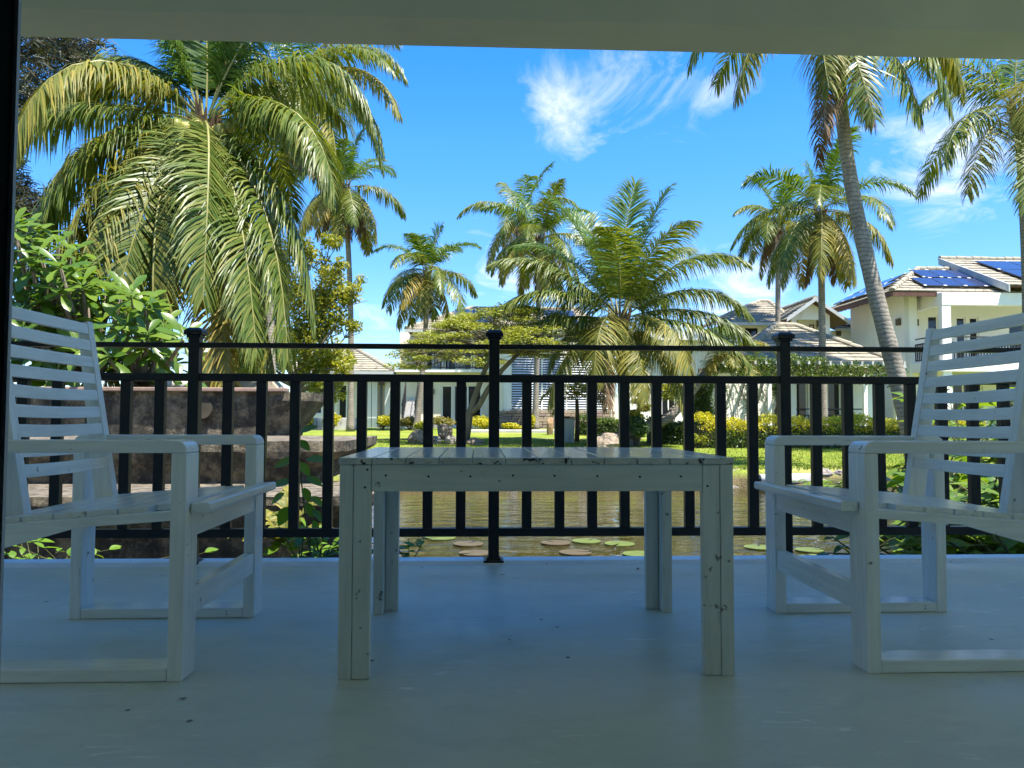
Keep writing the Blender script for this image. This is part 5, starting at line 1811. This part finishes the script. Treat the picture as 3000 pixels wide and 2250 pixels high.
def bush(name, label, cat, c, r, n, size, mat, rng, group=None, lobes=7, base=None, stems=True, parent=None):
    """bush: several leafy lobes on stems"""
    base = base or (c[0], c[1], gz(c[0], c[1]))
    t = thing(name, label, cat, base, group)
    r = np.array(r, float)
    mb, sb = MB(), MB()
    for k in range(lobes):
        d = nrm(rng.normal(size=3)); d[2] = abs(d[2]) * .9 - .15
        cc = np.array(c) + d * r * .55
        mb.quads(leaves_at(clump_points(cc, r * rng.uniform(.42, .62), n // lobes, rng, .35), size, rng))
        sb.tube([base, tuple((np.array(base) + cc) / 2 + rng.normal(size=3) * .04), tuple(cc)], [.022, .016, .006], 5)
    build('foliage', mb, M[mat], t)
    if stems:
        build('stem', sb, M['bark_dark'], t)
    return t


def hedge(label, P, Q, depth, z0, z1, n, size, mats, rng, name='hedge', cat='hedge', group=None, top=None, core=None):
    """hedge from P to Q (x,y): leaf shell over a woody inside; mats (lower, upper)"""
    P, Q = Vector((P[0], P[1], 0)), Vector((Q[0], Q[1], 0))
    t = thing(name, label, cat, ((P.x + Q.x) / 2, (P.y + Q.y) / 2, z0), group)
    d = (Q - P)
    L = d.length
    d.normalize()
    s = Vector((-d.y, d.x, 0))
    if core is not False:
        cb = MB()
        q = [P - s * depth * .3, Q - s * depth * .3, Q + s * depth * .3, P + s * depth * .3]
        k = (z1 - z0)
        cb.prism([(v.x, v.y, z0 + .02) for v in q], [(v.x, v.y, z0 + k * .8) for v in q])
        build('branches', cb, M['bark_dark'], t)
    u = rng.uniform(0, L, n)
    wob = 1 + .10 * np.sin(u * 3.1 + 1) + .08 * np.sin(u * 7.3)
    hh = rng.uniform(0, 1, n) ** .75
    face = rng.uniform(0, 1, n)
    w = np.where(face < .55, -depth / 2 * rng.uniform(.7, 1.12, n), rng.uniform(-.5, .5, n) * depth)
    zz_ = np.where(face < .55, z0 + (z1 - z0) * hh * wob, z0 + (z1 - z0) * wob * rng.uniform(.88, 1.08, n))
    pos = np.stack([P.x + d.x * u + s.x * w, P.y + d.y * u + s.y * w, zz_], 1)
    pos += rng.normal(size=pos.shape) * size * .4
    lv = leaves_at(pos, size, rng)
    hi = zz_ > z0 + (z1 - z0) * (top or .55) + rng.normal(0, .06, n) * (z1 - z0)
    if mats[0] == mats[1]:
        build('foliage', MB().quads(lv), M[mats[0]], t)
    else:
        build('foliage', MB().quads(lv[~hi]), M[mats[0]], t)
        build('upper_foliage', MB().quads(lv[hi]), M[mats[1]], t)
    return t


rg = np.random.default_rng(101)
# golden hedge in front of pavilion and villa
hy = 20.0
hx0, hx1 = at(2035, 1260, hy).x, 13.5
hz = gz(8, hy)
hedge('long clipped hedge, golden on top, with its self-shade coloured green below, in front of the pavilion', (hx0, hy), (hx1, hy + .4), 0.9, hz, at(2300, 1232, hy).z, 15000, 0.075, ('leaf_hedge', 'leaf_gold'), rg, top=.62)  # leaf self-shade on the lower part is put in as darker green leaves
hedge('dark green low hedge under the leaning palm trunk', (at(1900, 1260, 21.3).x, 21.3), (at(2045, 1260, 21.3).x, 21.3), 0.8, gz(5, 21.3), at(1950, 1240, 21.3).z, 4200, 0.08, ('leaf_dark', 'leaf_hedge'), rg, top=.8)
hedge('dark low hedge at the foot of the louvred wing, left of the boulder', (at(1688, 1250, 27).x, 27), (at(1812, 1250, 27).x, 27), 0.8, gz(3, 27), at(1750, 1228, 27).z, 3000, 0.08, ('leaf_dark', 'leaf_hedge'), rg, top=.7)
# vine covered pergola
pg = thing('pergola', 'timber pergola under a thick green creeper in front of the pavilion roof', 'pergola', (at(2350, 1100, 23).x, 23.4, 0))
p0, p1 = at(2085, 1075, 23).x, at(2618, 1075, 23).x
for y in (22.9, 24.4):
    build('beam', MB().box(p0, p1, y - .06, y + .06, 2.12, 2.26), M['bark'], pg)
for k in range(4):
    x = p0 + .2 + (p1 - p0 - .4) * k / 3
    if k == 1: x += .35
    build('post', MB().box(x - .06, x + .06, 24.34, 24.46, -.1, 2.118), M['trim_white'], pg)
for k in range(18):
    x = p0 + .1 + (p1 - p0 - .2) * k / 17
    build('rafter', MB().prism([(x - .03, 22.2, 2.262), (x + .03, 22.2, 2.262), (x + .03, 22.2, 2.36), (x - .03, 22.2, 2.36)],
                               [(x + .17, 25.2, 2.51), (x + .23, 25.2, 2.51), (x + .23, 25.2, 2.60), (x + .17, 25.2, 2.60)]), M['concrete'], pg)
n = 11000
u = rg.uniform(0, 1, n)
dens = np.clip(1.15 - u * .55, 0, 1)
keep = rg.uniform(0, 1, n) < dens
u = u[keep]; n = len(u)
topz = 2.52 - .28 * np.clip((u - .42) * 2.2, 0, 1) + .06 * np.sin(u * 37) + .05 * np.sin(u * 17)
pos = np.stack([p0 + (p1 - p0) * u, 22.6 + rg.normal(0, .22, n), topz - rg.uniform(0, 1, n) ** 1.1 * .58], 1)
build('creeper', MB().quads(leaves_at(pos, .085, rg)), M['leaf_hedge'], pg)
# creeper column and thin creeper on the white wall
c = at(2058, 1180, 22.2)
t = thing('creeper_column', 'tall green creeper column left of the white garden wall', 'climbing plant', (c.x, 22.2, gz(c.x, 22.2)))
n = 6500
zz_ = rg.uniform(gz(c.x, 22.2), at(2055, 1098, 22.2).z, n)
a = rg.uniform(0, 6.28, n)
rr = .30 + .09 * np.sin(zz_ * 4) + rg.normal(0, .05, n)
build('foliage', MB().quads(leaves_at(np.stack([c.x + rr * np.cos(a), 22.2 + rr * np.sin(a), zz_], 1), .075, rg)), M['leaf_hedge'], t)
build('stem', MB().tube([(c.x, 22.2, -.2), (c.x + .05, 22.2, 1.9)], .12, 7), M['bark_dark'], t)
c0, c1 = at(2098, 1180, 24.9).x, at(2285, 1180, 24.9).x
t = thing('thin_creeper', 'thin straggling creeper over the white garden wall', 'climbing plant', ((c0 + c1) / 2, 24.9, gz(8, 24.9)))
n = 2600
uu = rg.uniform(0, 1, n)
zt = at(2190, 1112, 24.9).z
wt = np.clip(.5 + .5 * np.sin(uu * 15) + .35 * np.sin(uu * 41), 0, 1)
zz_ = gz(8, 24.9) + (zt + .1 - gz(8, 24.9)) * rg.uniform(0, 1, n) ** (1.6 - wt)
keep = rg.uniform(0, 1, n) < wt * .8 + .12
build('foliage', MB().quads(leaves_at(np.stack([c0 + (c1 - c0) * uu, 24.93 - np.abs(rg.normal(0, .05, n)), zz_], 1)[keep], .07, rg)), M['leaf_hedge'], t)
sb = MB()
for k in range(9):
    x = c0 + (c1 - c0) * (k + .5) / 9
    sb.tube([(x, 24.95, -.1), (x + rg.uniform(-.2, .2), 24.95, 1.0), (x + rg.uniform(-.4, .4), 24.95, zt)], .012, 5)
build('stem', sb, M['bark_dark'], t)
hc = at(2272, 1140, 24.6)
bush('hanging_creeper', 'dark creeper clump hanging at the right end of the white garden wall', 'climbing plant', (hc.x, 24.6, hc.z), (.33, .25, .5), 1600, .085, 'leaf_dark', rg)
# bonsai with clipped cushions
bx_, by_ = at(1872, 1250, 23.5).x, 23.5
t = thing('bonsai_tree', 'clipped cushion bonsai against the bright white wall', 'tree', (bx_, by_, gz(bx_, by_)))
build('trunk', MB().tube([(bx_, by_, gz(bx_, by_)), (bx_ + .06, by_, .3), (bx_ - .03, by_, .7), (bx_ + .03, by_, 1.35)], [.07, .06, .05, .03], 7), M['bark'], t)
for px, py, rx, rz in ((1875, 1157, .15, .07), (1870, 1176, .27, .09), (1885, 1199, .22, .09), (1858, 1208, .2, .09), (1892, 1190, .2, .07)):
    c = at(px, py, by_)
    build('cushion', MB().quads(leaves_at(clump_points((c.x, by_, c.z), (rx, rx, rz), 700, rg, .5), .055, rg)), M['leaf_bonsai'], t)
c = at(1868, 1258, 20.0)
bush('round_bush', 'blue green bush between the short palm trunk and the leaning trunk', 'bush', (c.x, 20.0, c.z), (.36, .34, .42), 4200, .075, 'leaf_dark', rg, lobes=9)
c = at(1858, 1225, 20.3)
bush('leafy_bush', 'lighter bush under the bonsai cushions', 'bush', (c.x, 20.3, c.z), (.3, .25, .2), 1500, .07, 'leaf_light', rg)
c = at(1965, 1150, 25.5)
bush('light_shrub', 'light green shrub in front of the white framed garden window', 'bush', (c.x, 25.5, c.z), (.5, .4, .55), 1700, .10, 'leaf_light', rg)
c = at(2040, 1290, 19.6)
bush('small_shrub', 'small pale shrub at the left end of the golden hedge', 'bush', (c.x, 19.6, c.z), (.3, .25, .25), 900, .08, 'leaf_light', rg)
# crotons along the house fronts
for i, (px, y, r_, mt, lab) in enumerate(((975, 31.4, (.55, .4, .42), 'leaf_gold', 'yellow croton bush behind the planter wall'), (1122, 31.0, (.52, .4, .45), 'leaf_gold', 'bright yellow croton bush left of the outdoor stair'),
        (1200, 31.5, (.5, .4, .36), 'leaf_bonsai', 'olive croton bush at the foot of the outdoor stair'), (1290, 32.5, (.7, .4, .36), 'leaf_bonsai', 'olive croton bush in front of the glass doors'),
        (1415, 31.0, (.6, .4, .42), 'leaf_gold', 'yellow croton bush right of the umbrella tree trunk'), (1500, 30.5, (.5, .3, .2), 'leaf_gold', 'low yellow croton against the sandstone base'),
        (1562, 32.5, (.18, .18, .4), 'leaf_gold', 'small yellow plant left of the palm trunk on the sandstone base'), (905, 31.5, (.4, .3, .35), 'leaf_light', 'pale bush at the left end of the planter wall'),
        (1240, 30.0, (.4, .3, .3), 'leaf_light', 'light green bush around the slim palm base'), (1940, 30, (.5, .4, .45), 'leaf_gold', 'yellow bush under the garden window'))):
    x = at(px, 1240, y).x
    bush('croton', lab, 'bush', (x, y, gz(x, y) + r_[2] * .75), r_, 1100, .11, mt, rg, group='bushes along the houses')
# ---- light green tree left of centre
def tree(name, label, base, hubs, mat, size, dens, rng, trunk_r, cat='tree', limb=None, tmat='bark', flat=1.0, shell=.3):
    """hubs: (px, py, y, r) leaf clumps; limbs run from the trunk to every clump"""
    t = thing(name, label, cat, base)
    mb, lb = MB(), MB()
    b = Vector(base)
    cs = []
    for px, py, y, r in hubs:
        q = at(px, py, y)
        cs.append((q, r))
        n = int(dens * r * r)
        sub = 4
        for k in range(sub):
            off = Vector(rng.normal(size=3).tolist()) * r * .42
            off.z *= flat
            mb.quads(leaves_at(clump_points(q + off, (r * .72, r * .72, r * .72 * flat), n // sub, rng, shell), size, rng))
    top = sum((c for c, _ in cs), Vector()) / len(cs)
    fork = b + (top - b) * (limb or .55)
    build('trunk', MB().tube([tuple(b - Vector((0, 0, .1))), tuple(b + (fork - b) * .5 + Vector((.06, 0, 0))), tuple(fork)], [trunk_r * 1.3, trunk_r, trunk_r * .8], 9), M[tmat], t, smooth=True)
    for q, r in cs:
        m = (fork + q) / 2 + Vector(rng.normal(size=3).tolist()) * .15
        lb.tube([tuple(fork), tuple(m), tuple(q)], [trunk_r * .42, trunk_r * .26, trunk_r * .06], 6)
        for k in range(5):
            e = q + Vector(rng.normal(size=3).tolist()) * r * .7
            lb.tube([tuple(m * .3 + q * .7), tuple(e)], [trunk_r * .12, .006], 4)
    build('limbs', lb, M[tmat], t)
    build('crown', mb, M[mat], t)
    return t


H3 = [(820, 760, 22, .62), (895, 740, 22, .45), (965, 720, 22, .28), (950, 800, 22, .50), (870, 850, 22.4, .75), (960, 880, 22, .55), (1020, 870, 22, .36), (1052, 850, 22, .26), (780, 860, 22.5, .7), (720, 960, 22.3, .7),
      (800, 960, 22, .75), (890, 950, 22, .75), (985, 955, 22, .5), (1035, 960, 22, .28), (740, 1050, 21.5, .62), (830, 1055, 21.5, .62), (910, 1060, 21.5, .6), (985, 1050, 21.5, .5), (1010, 1075, 21, .3), (690, 1070, 21.5, .5),
      (930, 1120, 21.3, .36), (960, 1150, 21.2, .26), (1005, 1130, 21.2, .22), (930, 1165, 21.1, .16), (990, 780, 22, .22), (760, 800, 22.6, .5)]
tree('light_tree', 'light green small leaved tree spreading behind the large palm', G_(850, 22.6), H3, 'leaf_light', 0.125, 3900, rg, .13, limb=.45)
# ---- umbrella shaped tree in the centre
ut = thing('umbrella_tree', 'flat topped umbrella tree with two thin leaning trunks in front of the glass doors', 'tree', G_(1362, 22.0))
b = Vector(G_(1362, 22.0))
w1 = [b, at(1375, 1215, 22), at(1392, 1160, 22), at(1420, 1085, 22), at(1450, 1030, 22)]
w2 = [at(1375, 1215, 22), at(1402, 1190, 21.9), at(1430, 1140, 21.8), at(1470, 1085, 21.8), at(1520, 1035, 21.8)]
build('trunk', MB().tube(w1, [.13, .11, .085, .07, .05], 8), M['bark'], ut, smooth=True)
build('trunk', MB().tube(w2, [.09, .085, .075, .065, .05], 8), M['bark'], ut, smooth=True)
lb, mb = MB(), MB()
cx_, cy_ = at(1475, 960, 22).x, 22.0
zc = at(1475, 905, 22).z
for k in range(120):
    a = rg.uniform(0, 6.283)
    rr = math.sqrt(rg.uniform(0.01, 1))
    X_ = cx_ + 3.05 * rr * math.cos(a) * (1.0 if math.cos(a) > 0 else 1.06)
    Y_ = cy_ + 2.3 * rr * math.sin(a)
    zt = zc - 1.35 * rr ** 2.3 + rg.normal(0, .07) - (.25 * rr if math.cos(a) < 0 else 0)
    q = np.array((X_, Y_, zt))
    r_ = rg.uniform(.34, .6)
    mb.quads(leaves_at(clump_points(q, (r_, r_, r_ * .22), 260, rg, .2), .085, rg, up=1.2, flat=.6))
    st_ = Vector(w1[4]) if k % 2 else Vector(w2[4])
    m_ = Vector((st_.x * .5 + X_ * .5, st_.y * .5 + Y_ * .5, max(st_.z, zt * .45 + st_.z * .55) + .08))
    lb.tube([tuple(st_), tuple(m_), (X_, Y_, zt - .04)], [.026, .018, .006], 5)
    for j in range(5):
        e = q + rg.normal(size=3) * np.array((.38, .38, .05)) - np.array((0, 0, .10))
        lb.tube([tuple(np.array(m_) * .4 + q * .6), tuple(e)], [.009, .004], 4)
build('limbs', lb, M['bark'], ut)
build('crown', mb, M['leaf_umbrella'], ut)
# ---- feathery dark casuarina in the top left corner
ct = thing('casuarina_tree', 'dark feathery casuarina showing in the top left corner behind the large palm', 'tree', G_(-60, 18))
cb_ = Vector(G_(-60, 18))
build('trunk', MB().tube([tuple(cb_), tuple(at(-30, 700, 18)), tuple(at(0, 200, 18)), tuple(at(20, -250, 18))], [.2, .17, .13, .08], 8), M['bark_dark'], ct)
lb, nd_ = MB(), []
for px, py, r_ in ((110, 140, .85), (190, 170, .75), (60, 230, .8), (130, 260, .75), (215, 120, .6), (240, 160, .4), (80, 340, .5), (150, 310, .45), (60, 400, .25), (50, 560, .45), (70, 620, .6), (110, 610, .4), (40, 640, .6), (80, 60, .9), (180, 60, .9), (30, 480, .3), (0, 300, .9), (90, 680, .5)):
    q = at(px, py, 18 + rg.uniform(-.5, .5))
    s_ = at(-10, py + 60 * rg.uniform(.2, 1.2), 18)
    lb.tube([tuple(s_), tuple((s_ + q) / 2 + Vector((0, 0, .12))), tuple(q)], [.045, .03, .008], 5)
    for k in range(int(85 * r_)):
        e = q + Vector(rg.normal(size=3).tolist()) * r_ * .5
        if k % 3 == 0:
            lb.tube([tuple(q * .6 + s_ * .4), tuple(e)], [.010, .004], 4)
        m_ = 12
        d = nrm(rg.normal(size=(m_, 3)) * np.array((1, 1, .7)) + np.array((.25, 0, -.15)))
        L_ = rg.uniform(.12, .26, m_)[:, None]
        st_ = np.array(e) + rg.normal(size=(m_, 3)) * .06
        wv = nrm(np.cross(d, rg.normal(size=(m_, 3)))) * .013
        nd_.append(np.stack([st_ - wv, st_ + wv, st_ + d * L_ + wv * .6, st_ + d * L_ - wv * .6], 1))
build('limbs', lb, M['bark_dark'], ct)
build('needles', MB().quads(np.concatenate(nd_)), M['leaf_needle'], ct)


# ------------------------------------------------------------------ plants with big separate leaves
def blade(L, W, pts, fold=0.12, curl=0.12, n=7, mat=None, name='leaf'):
    """leaf mesh along +x, folded at the midrib; pts: width profile"""
    vs, fs = [], []
    for i in range(n + 1):
        t = i / n
        w = W * np.interp(t, *zip(*pts)) / 2
        x = L * t
        z = -curl * L * t * t
        vs += [(x, -w, z + fold * w), (x, 0, z), (x, w, z + fold * w)]
    for i in range(n):
        a = i * 3
        fs += [(a, a + 3, a + 4, a + 1), (a + 1, a + 4, a + 5, a + 2)]
    return mesh_only(name, vs, fs, mat)


OBOV = ((0, .05), (.12, .16), (.4, .62), (.68, 1.0), (.86, .82), (1, .08))
OVAL = ((0, .10), (.12, .55), (.35, 1.0), (.6, .9), (.85, .42), (1, .02))
FRL = [blade(1, w, OBOV, .25, c, 7, M['leaf_frangi']) for w, c in ((.34, .08), (.30, .22), (.36, .35))]
SHL = [blade(1, w, OVAL, .22, c, 6, M['leaf_shrub']) for w, c in ((.58, .12), (.50, .3), (.62, .42))]
VIL = [blade(1, w, OVAL, .18, c, 6, M['leaf_vine']) for w, c in ((.60, .1), (.55, .28), (.64, .2))]


def leaf_matrix(p, d, nrm_, s):
    d = Vector(d).normalized()
    z = Vector(nrm_)
    y = z.cross(d)
    if y.length < 1e-3:
        y = Vector((1, 0, 0)).cross(d)
    y.normalize()
    z = d.cross(y)
    return Matrix.Translation(Vector(p)) @ Matrix((d, y, z)).transposed().to_4x4() @ Matrix.Diagonal((s, s, s, 1))


def put_leaves(parent, items, meshes, nmax=300, view=None):
    """items (p, d, n, size): the nearest ones as single leaves, the rest as one mesh"""
    items = sorted(items, key=lambda it: (Vector(it[0]) - EYE).length / it[3])
    for k, it in enumerate(items[:nmax]):
        inst('leaf', meshes[k % len(meshes)], parent, leaf_matrix(*it))
    if len(items) > nmax:
        mb = MB()
        for k, it in enumerate(items[nmax:]):
            me = meshes[k % len(meshes)]
            Mx = leaf_matrix(*it)
            mb.add([Mx @ v_.co for v_ in me.vertices], [tuple(p_.vertices) for p_ in me.polygons])
        o = build('leaves', mb, meshes[0].materials[0], parent, smooth=True)
        o['kind'] = 'stuff'


# frangipani
fg = thing('frangipani', 'frangipani with glossy rosettes of long leaves behind the left armchair', 'tree', (at(200, 1000, 10.6).x, 10.6, -0.2))
tips = []
rq = np.random.default_rng(8)
for px in range(20, 560, 36):
    top = np.interp(px, (20, 80, 180, 270, 350, 430, 520, 560), (650, 665, 720, 810, 850, 880, 960, 1010))
    py = top + 22
    while py < 1135:
        y = 9.9 + rq.uniform(-.55, .75) + (0.5 if py > 1050 else 0)
        tips.append(at(px + rq.uniform(-22, 22), py + rq.uniform(-18, 18), y))
        py += 58
lb = MB()
fb_ = Vector((at(200, 1000, 10.6).x, 10.6, -0.2))
forks = [fb_ + Vector((dx, dy, dz)) for dx, dy, dz in ((-.9, -.1, 1.5), (-.3, .1, 1.7), (.4, -.1, 1.5), (1.0, 0, 1.25), (-.5, -.2, 1.1))]
for q in forks:
    lb.tube([tuple(fb_), tuple((fb_ + q) / 2 + Vector((.1, 0, .05))), tuple(q)], [.10, .08, .06], 8)
items = []
for q in tips:
    s_ = min(forks, key=lambda f_: (f_ - q).length)
    m_ = (s_ + q) / 2 + Vector((0, 0, -.10))
    lb.tube([tuple(s_), tuple(m_), tuple(q)], [.042, .034, .022], 6)
    ax = ((q - m_).normalized() + Vector((0, -.35, .7))).normalized()
    e1 = ax.cross(Vector((.3, .9, .1))).normalized()
    e2 = ax.cross(e1)
    nl = rq.integers(8, 13)
    for k in range(nl):
        a = k * 2.399 + rq.uniform(-.2, .2)
        lift = .95 - 1.15 * (k / nl) + rq.uniform(-.1, .1)
        d = e1 * math.cos(a) + e2 * math.sin(a) + ax * lift
        items.append((q + ax * .02 * (nl - k) * .4, d, ax + d * -.2, rq.uniform(.25, .39)))
build('branches', lb, M['bark'], fg, smooth=True)
put_leaves(fg, items, FRL, 300)


def shrub(name, label, base_pts, tips_, rngs, meshes, size, nmax, cat='shrub', per=7, stem_r=.011, group=None):
    b0 = base_pts[0]
    t = thing(name, label, cat, b0, group)
    lb, it = MB(), []
    for k, q in enumerate(tips_):
        b = Vector(base_pts[k % len(base_pts)])
        q = Vector(q)
        m = (b + q) / 2 + Vector((rngs.uniform(-.12, .12), rngs.uniform(-.12, .12), rngs.uniform(0, .15)))
        lb.tube([tuple(b), tuple(m), tuple(q)], [stem_r, stem_r * .75, stem_r * .3], 5)
        for j in range(per):
            u = .35 + .65 * j / (per - 1)
            p = (b * (1 - u) ** 2 + m * 2 * u * (1 - u) + q * u * u)
            a = j * 2.4 + rngs.uniform(-.5, .5)
            d = Vector((math.cos(a), math.sin(a), rngs.uniform(-.35, .35)))
            it.append((p, d, Vector((rngs.normal(0, .25), rngs.normal(0, .25) - .15, 1)), size * rngs.uniform(.6, 1.2)))
        it.append((q, (q - m).normalized() + Vector((rngs.normal(0, .4), rngs.normal(0, .4), 0)), Vector((0, -.3, 1)), size * .8))
    build('stems', lb, M['stem'], t)
    put_leaves(t, it, meshes, nmax)
    return t


rs = np.random.default_rng(15)
bp = [(3.0 + rs.uniform(-.2, .9), 4.9 + rs.uniform(-.7, .9), -.35) for _ in range(9)]
tp = []
for _ in range(84):
    px, py = rs.uniform(2570, 3060), rs.uniform(1320, 1640)
    if py < 1400 and px < 2650: py += 120
    tp.append(at(px, py, rs.uniform(4.2, 5.7)))
shrub('broad_leaf_shrub', 'dense shrub with broad drooping leaves just outside the railing behind the right armchair', bp, tp, rs, SHL, .175, 300, per=7)
bp = [(4.6 + rs.uniform(-.3, 1.2), 7.4 + rs.uniform(-.5, .8), -.25) for _ in range(7)]
tp = [at(rs.uniform(2640, 3050), rs.uniform(1130, 1400), rs.uniform(7.0, 8.4)) for _ in range(56)]
shrub('sunlit_shrub', 'sunlit yellow green shrub on the bank, seen through the right chair back', bp, tp, rs, SHL, .17, 300, per=7)
bp = [(2.55, 4.3, -.5), (2.75, 4.5, -.45)]
tp = [at(px, py, 4.35) for px, py in ((2440, 1575), (2470, 1600), (2500, 1560), (2425, 1620), (2530, 1600), (2455, 1640), (2500, 1635))]
shrub('bank_seedling', 'small leafy seedling at the pond edge left of the broad leaf shrub', bp, tp, rs, SHL, .11, 300, per=5)
bp = [(4.55, 9.6, -.4), (5.2, 10.6, -.4), (5.9, 11.7, -.4)]
tp = [at(rs.uniform(2300, 2500), rs.uniform(1415, 1470), rs.uniform(9.3, 11.6)) for _ in range(26)]
shrub('bank_shrub', 'low shrub growing from the stone bank at the right side of the pond', [(6.1, 11.2, -.42), (5.6, 10.2, -.42), (6.6, 11.9, -.42)], [at(rs.uniform(2310, 2520), rs.uniform(1408, 1450), rs.uniform(10.6, 12.2)) for _ in range(34)], rs, SHL, .14, 300, per=6)
# climber on the railing left of the table
vy = 3.60
vn = thing('climber', 'young climber with oval leaves twining up a railing baluster left of the table', 'climbing plant', (at(895, 1640, vy).x, vy, 0))
vpts = [at(px, py, vy + dy) for px, py, dy in ((912, 1660, .08), (905, 1580, .05), (893, 1500, .03), (884, 1420, .02), (879, 1350, .03), (876, 1290, .02), (872, 1240, .0))]
build('stem', MB().tube([tuple(p_) for p_ in vpts], [.0045, .0045, .004, .0035, .003, .0025, .0015], 6), M['stem'], vn)
for px, py, sz, ang_, t_ in ((872, 1236, .055, 80, .0), (905, 1254, .085, 25, .2), (892, 1303, .075, -35, .1), (832, 1355, .10, 200, .4), (930, 1342, .115, 8, .5), (893, 1374, .085, -50, .3), (824, 1416, .105, 190, .6), (922, 1408, .085, -20, .5), (899, 1450, .075, -65, .3),
                             (812, 1458, .075, 215, .8), (930, 1466, .08, -25, .4), (908, 1494, .08, -60, .2), (932, 1508, .075, -40, .6), (830, 1512, .10, 240, .2), (862, 1545, .09, 260, .5), (925, 1545, .07, -70, .4)):
    c = at(px, py, vy - .01 + .03 * random.random())
    d = Vector((math.cos(R(ang_)), -.25, math.sin(R(ang_))))
    inst('leaf', VIL[random.randrange(3)], vn, leaf_matrix(c - d.normalized() * sz * .5, d, Vector((math.sin(R(ang_)) * -.4, -.8 + t_ * .5, .9)), sz))
    st_ = min(vpts, key=lambda p_: (p_ - c).length)
bp = [at(880, 1660, 3.72), at(940, 1660, 3.75)]
tp = [at(px, py, 3.72) for px, py in ((845, 1585), (880, 1578), (915, 1590), (950, 1580), (985, 1590), (860, 1625), (905, 1630), (945, 1625), (990, 1625), (1150, 1610), (1185, 1590), (1215, 1600))]
shrub('edge_plant', 'leafy dark green plant growing at the floor edge under the climber', bp, tp, rs, VIL, .07, 300, per=4, stem_r=.004)
bp = [at(1200, 1660, 3.7)]
tp = [at(px, py, 3.7) for px, py in ((1175, 1600), (1200, 1615), (1220, 1595), (1235, 1580), (1190, 1635))]
shrub('small_edge_plant', 'small plant at the floor edge behind the left back table leg', bp, tp, rs, VIL, .045, 300, per=4, stem_r=.003)
bp = [tuple(at(60, 1665, 4.85))[:2] + (-.55,), tuple(at(160, 1665, 4.85))[:2] + (-.55,), tuple(at(230, 1665, 4.85))[:2] + (-.55,)]
tp = [at(px, py, 4.8 + .1 * (px % 3)) for px, py in ((20, 1625), (50, 1600), (80, 1590), (110, 1585), (130, 1605), (95, 1630), (40, 1635), (170, 1615), (200, 1625), (240, 1615), (60, 1580), (280, 1625), (320, 1610), (545, 1622), (600, 1618))]
shrub('bright_edge_plant', 'bright yellow green seedlings at the floor edge under the left armchair', bp, tp, rs, VIL, .085, 300, per=4, stem_r=.004)
bp = [tuple(at(880, 1660, 4.9))[:2] + (-.55,), tuple(at(960, 1660, 4.9))[:2] + (-.55,)]
tp = [at(px, py, 4.9) for px, py in ((850, 1560), (900, 1545), (940, 1570), (820, 1600), (870, 1610), (930, 1615), (975, 1600), (1000, 1625), (895, 1580), (800, 1625), (1010, 1595))]
shrub('sunlit_edge_plant', 'sunlit light green plant growing out of the pond behind the climber', bp, tp, rs, VIL, .10, 300, per=5, stem_r=.005)
fn = thing('fern', 'bright yellow green fern behind the climber', 'fern', tuple(at(830, 1600, 4.95)))
for az, el, L in ((150, 60, .42), (100, 70, .45), (40, 65, .40), (10, 45, .35), (180, 40, .36), (-60, 50, .3), (230, 45, .3)):
    mb = MB()
    frond(mb, tuple(at(830, 1600, 4.95)), az, el, L, 1.4, .085, 24, .026, rs, 0, .5)
    build('frond', mb, [M['frond_old'], M['stem']], fn)
# dry leaf bits on the floor
for i, (px, py, s_, lab) in enumerate(((1463, 1683, .013, 'dark leaf scrap on the floor in front of the middle railing post'), (1868, 1668, .014, 'dry leaf scrap on the floor by the right back table leg'),
                                      (1640, 1838, .009, 'tiny dark scrap on the floor under the table'), (548, 2042, .011, 'dark dry scrap on the floor in front of the left armchair'), (1490, 1872, .008, 'small dark grit on the floor under the table, left of centre'))):
    c = atz(px, py, 0.003)
    me = blade(1, .45, OVAL, .3, .2, 4, M['frond_dead'], 'leaf_scrap')
    o = bpy.data.objects.new('leaf_scrap', me)
    C.objects.link(o)
    o.matrix_world = Matrix.Translation(c) @ Matrix.Rotation(i * 1.3, 4, 'Z') @ Matrix.Rotation(math.pi, 4, 'X') @ Matrix.Diagonal((s_ * 2, s_ * 2, s_ * 1.2, 1))
    tag(o, lab, 'leaf')
